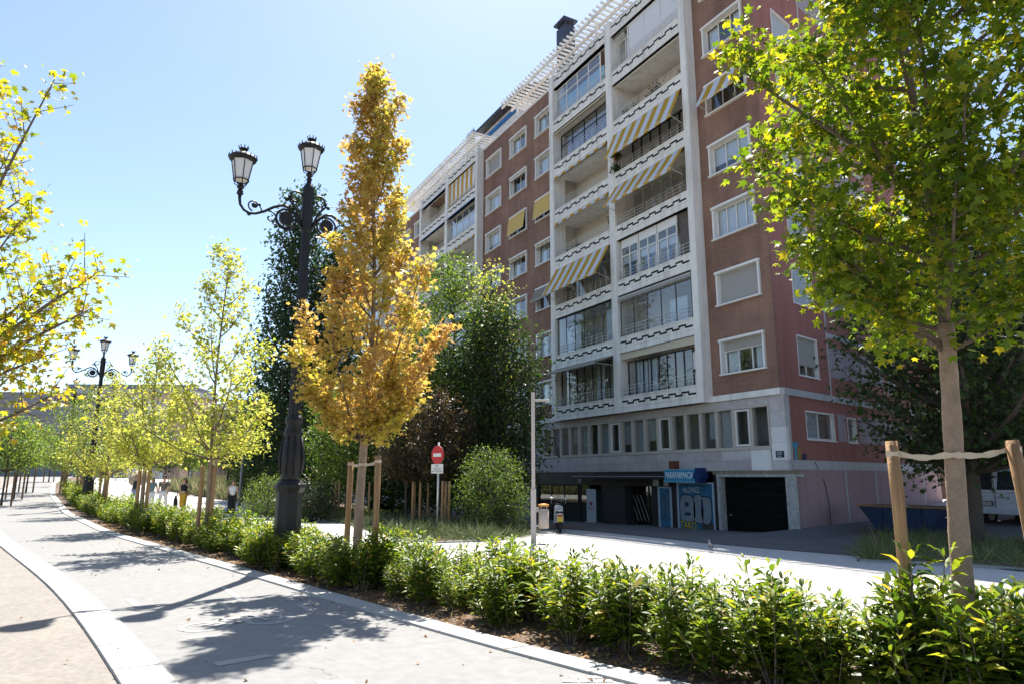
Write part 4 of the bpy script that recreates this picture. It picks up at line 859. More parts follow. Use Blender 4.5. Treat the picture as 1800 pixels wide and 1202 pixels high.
def street_lamp(x, y, rz, label):
    z0 = float(h(x, y)) - .05; r = local('street_lamp', (x, y, z0), rz)
    p = MB(); p.lathe([(.30, 0), (.30, .12), (.265, .16), (.245, .22), (.235, 1.38), (.26, 1.42), (.285, 1.47), (.285, 1.52), (.20, 1.60)], 8, rot=math.pi / 8); p.build('pedestal', iron, r, bevel=.008)
    q = MB(); q.lathe([(.19, 1.60), (.175, 1.66), (.20, 1.78), (.215, 1.98), (.19, 2.22), (.165, 2.42), (.18, 2.46), (.165, 2.5), (.13, 2.62), (.165, 2.68), (.165, 2.73), (.125, 2.80)], 16)
    for j in range(8):
        a = math.pi / 4 * j; q.tube([(.19 * math.cos(a), .19 * math.sin(a), 1.72), (.222 * math.cos(a), .222 * math.sin(a), 1.98), (.172 * math.cos(a), .172 * math.sin(a), 2.40)], [.02, .03, .015], 6)
    q.build('vase', iron, r, True)
    s = MB(); n = 24; V = []; zs = np.linspace(2.79, 6.45, 12)
    for z in zs:
        rr = .115 - .03 * (z - 2.79) / 3.66
        for j in range(n): a = 2 * math.pi * j / n; q_ = rr * (1.0 if j % 2 else .88); V.append((q_ * math.cos(a), q_ * math.sin(a), z))
    s.add(V, [(i * n + j, i * n + (j + 1) % n, (i + 1) * n + (j + 1) % n, (i + 1) * n + j) for i in range(11) for j in range(n)]); s.build('shaft', iron, r)
    t = MB(); t.lathe([(.085, 6.40), (.115, 6.47), (.10, 6.52), (.115, 6.6), (.115, 7.28), (.12, 7.33), (.09, 7.40), (.05, 7.45), (.045, 7.52)], 12); t.build('head_post', iron, r, True)
    lantern(r, 0, 0, 7.50)
    for sgn in (-1, 1):
        a = MB(); X = lambda P: [(0, sgn * u, v) for u, v in P]
        main = [(.10, 6.52), (.22, 6.72), (.36, 6.86), (.50, 6.88), (.66, 6.80), (.82, 6.68), (.98, 6.60), (1.10, 6.58), (1.20, 6.63), (1.27, 6.72), (1.29, 6.84), (1.29, 6.93)]
        a.tube(X(main), [.03, .03, .03, .03, .028, .027, .026, .026, .026, .026, .03, .035], 8)
        a.tube(X([(.10, 7.16)] + spiral((.24, 7.10), .14, .05, 2.4, -3.6)), .02, 6)                 # upper scroll
        a.tube(X([(.11, 6.56), (.17, 6.72), (.22, 6.86), (.36, 7.02), (.38, 7.12)]), .022, 6)
        a.tube(X(spiral((.40, 6.62), .19, .19, 0, 2 * math.pi, 26)), .022, 6)                        # ring round the boss
        a.tube(X(spiral((.40, 6.62), .26, .20, 2.8, 6.2, 16)), .018, 6)
        a.tube(X(spiral((.70, 6.58), .13, .03, 1.2, 7.2, 20)), .015, 6); a.tube(X(spiral((.62, 6.5), .06, .02, 3, 8, 12)), .013, 5)
        a.tube(X(spiral((1.02, 6.76), .12, .04, -1.4, 4.6, 20)), .015, 6); a.tube(X([(.86, 6.67), (.92, 6.78), (.99, 6.76)]), .014, 5)
        for u, v, q in ((.92, 6.79, .03), (1.02, 6.76, .05), (.58, 6.42, .03), (1.10, 6.57, .04), (.42, 7.02, .04), (.30, 6.98, .03)): a.lathe([(q * .2, -q), (q * .8, -q * .6), (q, 0), (q * .8, q * .6), (q * .2, q)], 8, (0, sgn * u, v))
        a.lathe([(.03, 6.90), (.07, 6.93), (.03, 6.97), (.05, 7.0)], 8, (0, sgn * 1.29, 0))
        A = a.build('arm', iron, r, True)
        d = MB(); P = [(.40 + .135 * math.cos(q), 6.62 + .135 * math.sin(q)) for q in np.linspace(0, 2 * math.pi, 20)[:-1]]; k = len(P)
        d.add([(-.045, sgn * u, v) for u, v in P] + [(.045, sgn * u, v) for u, v in P], [tuple(range(k)), tuple(range(2 * k - 1, k - 1, -1))] + [(i, i + k, (i + 1) % k + k, (i + 1) % k) for i in range(k)]); d.build('round_boss', iron, A)
        lantern(r, 0, sgn * 1.29, 6.93)
    tag(r, label, 'street lamp', 'ornate lamps in the hedge'); return r
street_lamp(-13.3, 2.6, rad(5), 'tall black cast-iron lamp nearest the camera, left of the orange tree')
l2 = at(150, 900, 33.8); street_lamp(float(l2[0]), float(l2[1]), rad(8), 'black cast-iron lamp farther down the hedge, among the lime-green trees')
l3 = at(112, 850, 54); street_lamp(float(l3[0]), float(l3[1]), rad(8), 'farthest black cast-iron lamp, mostly hidden by a green tree')

# ================================================================== trees
def tree(name, label, x, y, H, zc0, prof, nb, nl, ls, tmpl, lm, bm=bark, seed=1, up=1.0, r0=.07, lean=(0, 0), jit=.10, group=None, wrapz=0.0, singles=0, cat='tree', twig=.42, lead=True, nt=None, extra=(), azf=None, rv=(.72, 1.08)):
    rs = np.random.RandomState(seed); z0 = float(h(x, y)) - .05
    root = local(name, (x, y, z0)); 
    def trunk_at(z): t = z / H; return np.array([lean[0] * t * t + .04 * H / 8 * math.sin(z * 1.1 + seed), lean[1] * t * t + .04 * H / 8 * math.cos(z * .9 + seed), z])
    tb = MB(); zs = np.linspace(0, H * .97, 14); tb.tube([trunk_at(z) for z in zs], [r0 * (1.25 if z == 0 else 1) * (1 - .93 * (z / H) ** 1.1) + .004 for z in zs], 9)
    segs = []; 
    for i in range(nb):
        t = ((i + .5) / nb); R = prof(t) * rs.uniform(*rv); zt = zc0 + (H - zc0) * t
        a = i * 2.39996 + rs.uniform(-.35, .35)
        if azf is not None: a = azf(i, a, rs)
        zs_ = max(zc0 * .86, zt - R * up * rs.uniform(.75, 1.15)); zs_ = min(zs_, H * .93)
        p0 = trunk_at(zs_); dirh = np.array([math.cos(a), math.sin(a), 0.0]); p3 = trunk_at(min(zt, H)) * np.array([1, 1, 0]) + dirh * R + np.array([0, 0, zt])
        p1 = p0 + dirh * R * .38 + np.array([0, 0, (zt - zs_) * .22]); p2 = p0 + dirh * R * .74 + np.array([0, 0, (zt - zs_) * .62])
        path = [p0, p1, p2, p3]; segs.append((path, R))
    for (a, R, z1, z2) in extra:
        p0 = trunk_at(z1); dirh = np.array([math.cos(a), math.sin(a), 0.0]); p3 = p0 * np.array([1, 1, 0]) + dirh * R + np.array([0, 0, z2])
        segs.append(([p0, p0 + (p3 - p0) * .35 + np.array([0, 0, -.05]), p0 + (p3 - p0) * .7, p3], R))
    LP = []; LD = []
    if lead:
        zs = np.linspace(H * .72, H, 5); segs.append(([trunk_at(z) for z in zs], prof(.9) + .3))
    tot = []
    for path, R in segs:
        path = [np.array(p) for p in path]; rb = .008 + .011 * R * (r0 / .07)
        tb.tube(path, [rb * 1.4, rb, rb * .7, rb * .3] if len(path) == 4 else [rb * q for q in np.linspace(1, .3, len(path))], 5)
        m = nt or max(4, int(6 + 7 * R))
        for j in range(m):
            s_ = .22 + .78 * (j + rs.uniform(0, 1)) / m; f_ = s_ * (len(path) - 1); k = min(int(f_), len(path) - 2); c = path[k] + (path[k + 1] - path[k]) * (f_ - k)
            d = unit(path[k + 1] - path[k]); v = unit(rs.normal(size=3)); v = unit(v - d * (v @ d) * .5 + d * .55 + np.array([0, 0, .25])); ln = twig * rs.uniform(.5, 1.15) * (1.15 - .45 * s_) * min(1.3, .6 + R * .4)
            e = c + v * ln; tot.append((c, e))
            if ls > .05: tb.tube([c, e], [.006, .0025], 4, cap=False)
        tot.append((path[-2] * .4 + path[-1] * .6, path[-1] + unit(path[-1] - path[-2]) * .1))
    tb.build('trunk', bm, root, True)
    if wrapz:
        w = MB(); zs = np.linspace(.02, wrapz, 30); w.tube([trunk_at(z) for z in zs], [r0 * 1.16 * (1 - .93 * (z / H) ** 1.1) + .012 + rs.uniform(-.002, .003) for z in zs], 12); w.build('trunk_wrap', wrap, root, True)
    A = np.array([q[0] for q in tot]); Bv = np.array([q[1] for q in tot]); ln = np.linalg.norm(Bv - A, axis=1); idx = rs.choice(len(A), nl, p=ln / ln.sum())
    tt = rs.uniform(.1, 1.05, nl)[:, None]; P = A[idx] + (Bv[idx] - A[idx]) * tt + rs.normal(size=(nl, 3)) * jit
    Dv = unit(unit(Bv[idx] - A[idx]) * .6 + rs.normal(size=(nl, 3)) * .6 + np.array([0, 0, -.45])); Nv = unit(rs.normal(size=(nl, 3)) * .55 + np.array([0, 0, 1.0]))
    S = ls * rs.uniform(.45, 1.25, nl)
    if singles:
        cw = np.array([0, 0, EYE]) - np.array([x, y, z0]); dist = np.linalg.norm(P - cw, axis=1); pick = np.argsort(dist)[:singles * 2:2]; rest = np.setdiff1d(np.arange(nl), pick)
        one = leaf_mesh('leaf', np.zeros((1, 3)), np.array([[0, 1.0, 0]]), np.array([[0, 0, 1.0]]), np.ones(1), tmpl, lm)
        for q in pick:
            d = Dv[q]; b = unit(np.cross(d, Nv[q])); n_ = np.cross(b, d); o = bpy.data.objects.new('leaf', one); COL.objects.link(o); o.parent = root
            Mx = Matrix(((b[0], d[0], n_[0], P[q][0] / 1), (b[1], d[1], n_[1], P[q][1]), (b[2], d[2], n_[2], P[q][2]), (0, 0, 0, 1))); o.matrix_local = Mx @ Matrix.Scale(float(S[q]), 4)
    else: rest = np.arange(nl)
    me = leaf_mesh('crown', P[rest], Dv[rest], Nv[rest], S[rest], tmpl, lm); c = link_mesh('crown', me, root); c['kind'] = 'stuff'
    tag(root, label, cat, group); return root
def stake(x, y, ht, r, label, group, lean=(0, 0), m=None, zoff=0):
    z0 = float(h(x, y)) - .08 + zoff; o = MB(); zs = np.linspace(0, ht, 6)
    o.tube([(x + lean[0] * z / ht + .006 * math.sin(z * 5), y + lean[1] * z / ht, z0 + z) for z in zs], [r * (1 + .05 * math.sin(z * 9)) for z in zs], 10); b = o.build('tree_stake', m or wood, None)
    for p in b.data.polygons: p.use_smooth = len(p.vertices) == 4
    tag(b, label, 'stake', group); return b
def tie(name, pts, label, w=.05):
    o = MB(); P = [np.array(p, float) for p in pts]; k = len(P); V = []
    for i, p in enumerate(P):
        tw = w * (.5 + .5 * abs(math.cos(i * .9))); V += [p + np.array([0, 0, tw / 2]), p - np.array([0, 0, tw / 2])]
    o.add(V, [(2 * i, 2 * i + 1, 2 * i + 3, 2 * i + 2) for i in range(k - 1)]); b = o.build('tree_tie', strap_m); s = b.modifiers.new('t', 'SOLIDIFY'); s.thickness = .006; tag(b, label, 'strap'); return b
def loop_tie(A, B, T, z, rA, rT):
    """strap from a stake round the trunk to the other stake"""
    A, B, T = (np.array(q, float) for q in (A, B, T)); pts = []
    def rnd(c, r, a0, a1, n=8): return [(c[0] + r * math.cos(a), c[1] + r * math.sin(a), z) for a in np.linspace(a0, a1, n)]
    dA = math.atan2(A[1] - T[1], A[0] - T[0]); dB = math.atan2(B[1] - T[1], B[0] - T[0])
    a_, t_, b_ = rnd(A, rA, dA - 2.2, dA + 2.6 + .6), rnd(T, rT, dA + .6, dB - .6, 7), rnd(B, rA, dB + math.pi - .6, dB + math.pi + 4.6)
    def span(p, q, sag, n=7): return [tuple(np.array(p) + (np.array(q) - np.array(p)) * k / n - np.array([0, 0, sag * math.sin(math.pi * k / n)])) for k in range(1, n)]
    lift = lambda L, d: [(p[0], p[1], p[2] + d) for p in L]
    a_, b_ = lift(a_, .015), lift(b_, .045)
    return a_ + span(a_[-1], t_[0], .022) + t_ + span(t_[-1], b_[0], .018) + b_
# right maple, close to the camera
TR = (-2.97, 5.4)
tree('maple_tree', 'large young maple with green leaves and wrapped trunk at the right edge', TR[0], TR[1], 8.2, 3.05, lambda t: 1.55 * (1 - .7 * t ** 2) * min(1, .46 + 1.7 * t), 46, 26000, .078, T_MAPLE, LM['maple'], seed=4, up=.95, r0=.056, wrapz=2.85, singles=300, twig=.44, jit=.085, lean=(.05, .1))
sA = tuple(float(v) for v in at(1580, 900, 5.35)[:2]); sB = (-2.72, 5.98)
stake(sA[0], sA[1], 1.98, .046, 'thick timber stake left of the wrapped trunk of the right maple', 'timber tree stakes')
stake(sB[0], sB[1], 2.0, .048, 'thick timber stake at the right edge, leaning, beside the right maple', 'timber tree stakes', (-.06, -.10))
tie('tree_tie', loop_tie(sA, (sB[0] - .06, sB[1] - .09), TR, 1.76, .049, .07), 'pale strap tying the right maple to its two stakes', .05)
# orange maple
TO = (-10.7, 3.2)
tree('maple_tree', 'slender maple with orange and yellow leaves in front of the building', TO[0], TO[1], 8.7, 2.55, lambda t: float(np.interp(t, [0, .12, .33, .48, .6, .85, 1], [.85, 1.16, 1.2, .82, .6, .5, .2])), 42, 17000, .088, T_MAPLE, LM['orange'], seed=9, up=1.9, r0=.055, wrapz=2.5, twig=.30, jit=.075, rv=(.5, 1.22))
oa = at(609, 960, 11.4); ob = at(659, 960, 10.7)
stake(oa[0], oa[1], 1.95, .048, 'timber stake left of the trunk of the orange maple', 'timber tree stakes', (.03, 0)); stake(ob[0], ob[1], 2.02, .05, 'timber stake right of the trunk of the orange maple', 'timber tree stakes')
tie('tree_tie', loop_tie((oa[0] + .03, oa[1]), ob[:2], TO, 1.78, .055, .08), 'pale strap tying the orange maple to its stakes', .05)
# left maple, trunk just out of the frame
def azl(i, a, rs): return rs.uniform(-.9, 2.6) if i % 4 else a
tree('maple_tree', 'yellow-green maple reaching in from the left edge', -9.05, -2.05, 6.25, 2.2, lambda t: 1.6 * (1 - .85 * t ** 1.1), 32, 5600, .082, T_MAPLE, LM['maple_y'], seed=21, up=1.1, r0=.06, twig=.45, jit=.09, azf=azl, extra=((.98, 1.95, 2.5, 3.75), (1.05, 1.75, 2.4, 3.35), (1.15, 1.3, 2.3, 2.9), (.9, 1.15, 3.2, 5.9)))
# lime-green trees down the hedge
for (px, py, dep, H, zc, Rr, nl, sd_, lm_, lab) in ((362, 905, 16.7, 7.4, 2.4, 1.95, 9500, 31, 'lime', 'lime-green young maple behind the two overlapping stakes, left of the near lamp'), (250, 890, 21.2, 5.7, 2.3, 1.9, 8500, 33, 'lime', 'lime-green young maple beside the woman with the parasol'),
                                           (182, 870, 28.5, 5.9, 2.0, 2.1, 8000, 35, 'lime', 'lime-green young maple just right of the second lamp'), (140, 860, 36.5, 6.2, 1.9, 2.9, 9000, 37, 'green', 'green young maple in front of the farthest lamp'), (112, 850, 43, 5.6, 1.9, 2.4, 6500, 39, 'green', 'small green maple at the far end of the hedge')):
    p = at(px, py, dep); tree('maple_tree', lab, float(p[0]), float(p[1]), H, zc, (lambda Rr: lambda t: Rr * (1 - .86 * t ** 1.3) * min(1, .7 + 1.5 * t))(Rr), 24, int(nl * .66), .105, T_LOBE if dep < 25 else T_RHOMB, LM[lm_], seed=sd_, up=1.25, r0=.047, wrapz=2.1, group='maples along the hedge', jit=.11, twig=.42)
    for q, nm in ((-.15, 'left'), (.14, 'right')):
        s_ = p + rt * q + fw * (-.05); stake(float(s_[0]), float(s_[1]), 1.95, .05, 'timber stake on the %s of the %s' % (nm, lab.split(',')[0].replace('young ', '').replace(' just', '').replace('woman with the parasol', 'parasol').replace(' at the far end of the hedge', ' ending the hedge').replace(' behind the two overlapping stakes', ' near the lamp')), 'timber tree stakes', (-.05 * q, 0))
# trees of the bed in front of the building and beyond
def btree(name, px, py, dep, H, zc, Rr, nl, ls, lm_, seed, lab, up=.7, prof=None, tm=T_RHOMB, r0=.09, nb=44, jit=.2, twig=.7, group=None, cat='tree', bm=bark_d, lead=True):
    p = at(px, py, dep); pf = prof or (lambda t: Rr * math.sqrt(max(0.02, 1 - (2 * t - .9) ** 2 / 1.25)))
    return tree(name, lab, float(p[0]), float(p[1]), H, zc, pf, nb, nl, ls, tm, LM[lm_], bm, seed, up, r0, jit=jit, twig=twig, group=group, cat=cat, lead=lead)
btree('poplar_tree', 500, 880, 42, 20.3, 2.5, 2.4, 17000, .29, 'poplar', 51, 'tall dark poplar standing behind the near lamp', 1.6, lambda t: 3.1 * (1 - .75 * t ** 1.5) * min(1, .6 + 2 * t), nb=80, jit=.32, twig=1.0, r0=.2)
btree('poplar_tree', 575, 880, 44, 18.2, 3, 2.2, 14000, .29, 'poplar', 53, 'second dark poplar, just right of the near lamp shaft', 1.6, lambda t: 2.8 * (1 - .75 * t ** 1.5) * min(1, .6 + 2 * t), nb=70, jit=.32, twig=1.0, r0=.18)
btree('broadleaf_tree', 790, 890, 31, 12.3, 3.0, 2.6, 15000, .17, 'mid', 55, 'bright green tree rising beside the orange maple', 1.1, jit=.25, nb=60)
btree('broadleaf_tree', 862, 890, 30, 11.6, 3.0, 1.5, 2600, .15, 'lime', 57, 'thin sparse yellow-green tree in front of the brick windows', 1.4, lambda t: 1.5 * (1 - .4 * t), nb=36, jit=.2)
btree('broadleaf_tree', 872, 890, 29, 9.4, 1.2, 2.2, 16000, .17, 'dark', 59, 'dense dark tree against the building left of the steel post', .8, jit=.28, nb=64)
btree('broadleaf_tree', 822, 895, 31.5, 7.6, 1.0, 2.4, 13000, .17, 'dark', 60, 'dense dark tree behind the round shrub', .8, jit=.28, nb=60)
btree('plum_tree', 770, 905, 26, 5.1, 2.2, 1.35, 6500, .12, 'purple', 61, 'bronze-leaved tree behind the no-entry sign', 1.0, jit=.13, twig=.5, r0=.05, nb=40, group='bronze-leaved trees')
btree('plum_tree', 712, 900, 27.5, 4.7, 2.1, 1.25, 5500, .12, 'purple', 63, 'bronze-leaved tree midway between orange maple and no-entry sign', 1.0, jit=.13, twig=.5, r0=.05, nb=40, group='bronze-leaved trees')
btree('plum_tree', 400, 850, 52, 6.3, 2.0, 1.1, 3500, .14, 'purple', 64, 'slim bronze-leaved tree far behind the woman in the white vest', 1.2, jit=.16, nb=34, group='bronze-leaved trees')
btree('evergreen_tree', 610, 890, 33, 6.6, 1.6, 2.1, 13000, .13, 'mid', 65, 'rounded green tree directly behind the orange maple trunk', .4, jit=.25, nb=56)
btree('evergreen_tree', 560, 880, 38, 6.8, .6, 2.6, 13000, .17, 'dark', 67, 'dark evergreen mass to the right of the lamp pedestal', .5, jit=.3, nb=56)
btree('evergreen_tree', 465, 870, 46, 7.6, .8, 2.9, 13000, .19, 'dark', 69, 'dark evergreen mass to the left of the lamp pedestal', .5, jit=.3, nb=56)
btree('evergreen_tree', 690, 885, 36, 7.2, .6, 3.0, 13000, .18, 'dark', 71, 'dark evergreen behind the bronze-leaved trees', .5, jit=.3, nb=56)
btree('broadleaf_tree', 740, 880, 33, 9.0, 1.0, 2.4, 11000, .17, 'dark', 73, 'dark tree filling the gap between the green tree and the orange maple', .8, jit=.28, nb=50)
btree('round_shrub', 862, 912, 23.8, 2.85, .35, 1.35, 8500, .085, 'mid', 75, 'round light green shrub beside the no-entry sign', .35, jit=.12, twig=.4, r0=.05, nb=60, cat='shrub', tm=T_OVAL, lead=False)
btree('round_shrub', 470, 905, 31, 1.9, .2, 1.15, 5000, .085, 'mid', 77, 'leafy light green shrub left of the lamp pedestal', .5, jit=.12, twig=.4, r0=.04, nb=50, cat='shrub', tm=T_OVAL, lead=False)
btree('round_shrub', 548, 900, 30, 1.7, .1, 1.2, 4500, .09, 'dark', 79, 'dark low shrub right of the lamp pedestal', .5, jit=.12, twig=.4, r0=.04, nb=44, cat='shrub', tm=T_OVAL, lead=False)
for i, (px, py, dep, H, Rr, lab) in enumerate(((290, 838, 78, 6.0, 2.4, 'dark green tree beyond the walkers on the far path'), (330, 842, 70, 5.2, 1.3, 'small green tree above the man in the olive shirt'), (352, 842, 74, 5.6, 1.4, 'small green tree above the woman in yellow trousers'), (418, 850, 60, 5.0, 1.3, 'small green tree left of the far grey pole'), (230, 838, 88, 7, 2.4, 'green tree far behind the woman with the parasol'), (265, 838, 95, 6.5, 2.4, 'green tree in the far park, behind the walkers'), (200, 835, 100, 7.5, 3.0, 'broad green tree in the far park, right of the second lamp'), (440, 850, 64, 5.2, 1.6, 'green tree beside the dark evergreen, far back'))):
    btree('park_tree', px, py, dep, H, 1.8, Rr, 3000, .2, 'green' if i != 0 else 'dark', 81 + i, lab, .7, jit=.22, r0=.07, nb=34, group='trees of the far park')
for i, (px, py, dep, lab) in enumerate(((8, 850, 34, 'small tree cut by the left edge across the bike path'), (28, 846, 38, 'small tree between two dark stakes left of the bike path'), (48, 842, 44, 'last small tree left of the bike path'), (86, 838, 62, 'little tree at the far bend of the bike path'))):
    btree('young_tree', px, py, dep, 4.3 if i < 3 else 4.0, 1.9, 1.15, 2600, .13, 'green', 91 + i, lab, 1.0, jit=.14, r0=.05, nb=30, group='young trees left of the bike path')
    p = at(px, py, dep)
    for q in (-.45, .45): s_ = p + rt * q; stake(float(s_[0]), float(s_[1]), 1.7, .045, 'dark timber stake beside a ' + lab.split(' left')[0].replace('last ', '').replace('little', 'small'), 'stakes left of the bike path', m=wood_d)
# dark street tree over the side street
btree('street_tree', 1715, 905, 20, 10.5, 2.6, 3.0, 15000, .17, 'dark', 99, 'big dark leafy tree over the side street at right', .6, jit=.3, twig=1.0, nb=80, tm=T_MAPLE, r0=.2)
btree('street_tree', 1800, 905, 27, 11, 2.6, 4.0, 12000, .19, 'dark', 98, 'dark leafy tree above the white van', .6, jit=.35, twig=1.0, nb=70, tm=T_LOBE, r0=.2)
# stakes of the planted bed
for px, py, dep in ((725, 903, 26.5), (738, 903, 26.3), (728, 898, 28), (777, 915, 24.5), (789, 915, 24.5), (783, 912, 25.3), (588, 905, 31), (594, 905, 31), (648, 893, 31), (752, 898, 29)):
    p = at(px, py, dep); stake(float(p[0]), float(p[1]), 1.8, .05, 'timber stake round a bronze-leaved tree in the planted bed' if px > 700 else 'timber stake in the shade behind the orange maple', 'stakes of the planted bed' if px > 700 else 'stakes in the shaded bed')

# ================================================================== hedge of glossy shrubs along the bike path
VAR = []
for v in range(7):
    rs = np.random.RandomState(200 + v); st = MB(); Ps, Ds, Ns, Ss = [], [], [], []
    ns = rs.randint(10, 21)
    for s_ in range(ns):
        a = rs.uniform(0, 6.28); rb = rs.uniform(0, .07); spread = rs.uniform(.05, .36); H = rs.uniform(.55, 1.0) * (1.12 - spread * .9)
        p0 = np.array([rb * math.cos(a), rb * math.sin(a), -.03]); p1 = p0 + np.array([math.cos(a) * spread * .45, math.sin(a) * spread * .45, H * .5]); p2 = np.array([math.cos(a) * spread, math.sin(a) * spread, H])
        st.tube([p0, p1, p2], [.007, .005, .002], 5, cap=False)
        n = rs.randint(34, 46)
        for j in range(n):
            t = .18 + .82 * (j / n) ** .8; c = (1 - t) ** 2 * p0 + 2 * t * (1 - t) * p1 + t * t * p2; g = j * 2.399 + rs.uniform(-.3, .3)
            el = .35 + .9 * max(0, t - .8) / .2 + rs.uniform(-.35, .25); d = np.array([math.cos(g) * math.cos(el), math.sin(g) * math.cos(el), math.sin(el)])
            off = np.array([math.cos(g), math.sin(g), 0]) * rs.uniform(0, .07)
            Ps.append(c + off); Ds.append(d); Ns.append(np.array([-math.cos(g) * math.sin(el), -math.sin(g) * math.sin(el), math.cos(el)]) + rs.normal(size=3) * .25); Ss.append(rs.uniform(.08, .135) * (.7 if t > .93 else 1))
    me = leaf_mesh('foliage', np.array(Ps), np.array(Ds), np.array(Ns), np.array(Ss), T_OVAL, LM['shrub'])
    sm = st.build('stems', bark, None); VAR.append((sm.data, me)); bpy.data.objects.remove(sm)
hr = random.Random(5); n_sh = 0
def shrub(x, y, sc):
    global n_sh
    a, b = VAR[hr.randrange(7)]; o = empty('hedge_shrub', (x, y, float(h(x, y)))); o.rotation_euler = (hr.uniform(-.16, .16), hr.uniform(-.16, .16), hr.uniform(0, 6.28)); w_ = hr.uniform(1.15, 1.5); o.scale = (sc * w_, sc * w_ * hr.uniform(.85, 1.1), sc * hr.uniform(.85, 1.1))
    s_ = bpy.data.objects.new('stems', a); f_ = bpy.data.objects.new('foliage', b); f_['kind'] = 'stuff'
    for q in (s_, f_): COL.objects.link(q); q.parent = o
    if x > -8: lab, gr = 'glossy evergreen shrub in the near right stretch of the hedge, beside the right maple', 'shrubs of the near hedge'
    elif x > -16: lab, gr = 'glossy evergreen shrub in the hedge between the near lamp and the orange maple', 'shrubs of the middle hedge'
    else: lab, gr = 'glossy evergreen shrub in the far stretch of the hedge beyond the near lamp', 'shrubs of the far hedge'
    tag(o, lab, 'shrub', gr); n_sh += 1
x = -.6
while x > -52:
    st_ = .39 if x > -12 else (.50 if x > -26 else .8); rows = (.84, 1.26, 1.72) if x > -30 else (.85, 1.45)
    for j, q in enumerate(rows):
        xx = x + hr.uniform(-.2, .2) + (.22 if j % 2 else 0); sc = hr.uniform(.68, 1.2) * (1.0 if x > -26 else 1.1) * (.80 if x < -10 else (.79 if x < -4.2 else .94))
        if -4.5 > xx > -9 and j == 0 and hr.random() < .12: continue
        if xx < -9 and xx > -13: sc *= .95
        if math.hypot(xx + 13.3, float(K(xx)) + q - 2.6) < .30: continue
        shrub(xx, float(K(xx)) + q + hr.uniform(-.1, .12), sc)
    x -= st_
for q, r_ in ((-12.75, .55), (-13.15, .52), (-13.55, .5), (-12.9, .9), (-13.8, .85), (-12.5, 1.2), (-10.9, .62), (-10.5, .66), (-11.3, .60), (-10.2, .95), (-3.6, .75), (-3.2, .8), (-2.8, .85), (-2.4, .8)): shrub(q, float(K(q)) + r_, .76)
# leaf litter on the bed, grass and weeds (nobody could count them)
def scatter(name, label, cat, n, xs, ys, tmpl, lm, s0, s1, upright, seed, lift=.01, zfun=h):
    rs = np.random.RandomState(seed); P = np.stack([xs(rs, n), np.zeros(n), np.zeros(n)], 1); P[:, 1] = ys(rs, P[:, 0]); P[:, 2] = zfun(P[:, 0], P[:, 1]) + lift
    if upright: Dv = rs.normal(size=(n, 3)) * np.array([.42, .42, .1]) + np.array([0, 0, 1.0]); Nv = rs.normal(size=(n, 3)) * np.array([1, 1, .1])
    else: Dv = rs.normal(size=(n, 3)) * np.array([1, 1, .25]); Nv = rs.normal(size=(n, 3)) * .35 + np.array([0, 0, 1.0])
    me = leaf_mesh(name, P, Dv, Nv, rs.uniform(s0, s1, n), tmpl, lm); o = link_mesh(name, me); tag(o, label, cat, kind='stuff'); return o
scatter('fallen_leaves', 'dry brown leaves littering the soil under the hedge', 'leaves', 5200, lambda r, n: -(r.uniform(0, 1, n) ** 1.5) * 30 + 1, lambda r, x: K(x) + .34 + np.abs(r.normal(size=len(x))) * .45, T_LOBE, LM['litter'], .03, .075, False, 301, .02)
scatter('fallen_leaves', 'a few dry leaves blown on to the bike path and sand', 'leaves', 170, lambda r, n: -r.uniform(3, 24, n), lambda r, x: K(x) - r.uniform(0, 1, len(x)) ** 2 * 5, T_LOBE, LM['litter'], .025, .06, False, 303, .012)
def ghit(px, py):                                            # where a sight line meets the ground
    d = cF * FOC + cR * (px - 900) - cU * (py - 601); d = d / np.linalg.norm(d[:2]); o = np.array([0, 0, EYE]); p = o
    for s_ in np.concatenate([np.arange(2, 60, .1), np.arange(60, 250, .5)]):
        p = o + d * s_
        if p[2] < float(h(p[0], p[1])): return float(p[0]), float(p[1])
    return float(p[0]), float(p[1])
def inpoly(px, py, poly):
    c = np.zeros(len(px), bool); n = len(poly)
    for i in range(n):
        x0, y0 = poly[i]; x1, y1 = poly[i - 1]; k = ((y0 > py) != (y1 > py)) & (px < (x1 - x0) * (py - y0) / (y1 - y0 + 1e-12) + x0); c ^= k
    return c
def bed(name, poly, lift=.012, m=earth, step=.8):
    """a planted bed: soil following the ground inside a flush stone edge"""
    mb = MB(); n = len(poly); cxy = np.mean(poly, 0); rings = 10; V = []; P = np.array(poly)
    for r_i in range(rings + 1):
        for p in P: q = cxy + (p - cxy) * (r_i / rings); V.append((q[0], q[1], float(h(q[0], q[1])) + lift + (.05 if r_i < rings - 1 else 0)))
    mb.add(V, [(i * n + j, i * n + (j + 1) % n, (i + 1) * n + (j + 1) % n, (i + 1) * n + j) for i in range(rings) for j in range(n)]); o = struct(mb.build(name, m))
    return o
def dens(poly, k=.8):
    out = []
    for i in range(len(poly)):
        a, b = np.array(poly[i]), np.array(poly[(i + 1) % len(poly)]); m = max(1, int(np.linalg.norm(b - a) / k)); out += [tuple(a + (b - a) * j / m) for j in range(m)]
    return out
def edge_line(name, pts, w=.12):
    mb = MB(); P = [np.array(p) for p in pts]; V = []
    for i, p in enumerate(P):
        t = unit(P[min(i + 1, len(P) - 1)] - P[max(i - 1, 0)]); n_ = np.array([-t[1], t[0]]) * w / 2
        for s_ in (1, -1): q = p + n_ * s_; V.append((q[0], q[1], float(h(q[0], q[1])) + .03)); V.append((q[0], q[1], float(h(q[0], q[1])) - .05))
    F = []
    for i in range(len(P) - 1): a = 4 * i; F += [(a, a + 2, a + 6, a + 4), (a, a + 4, a + 5, a + 1), (a + 2, a + 3, a + 7, a + 6)]
    return struct(mb.add(V, F).build(name, kerb_m))
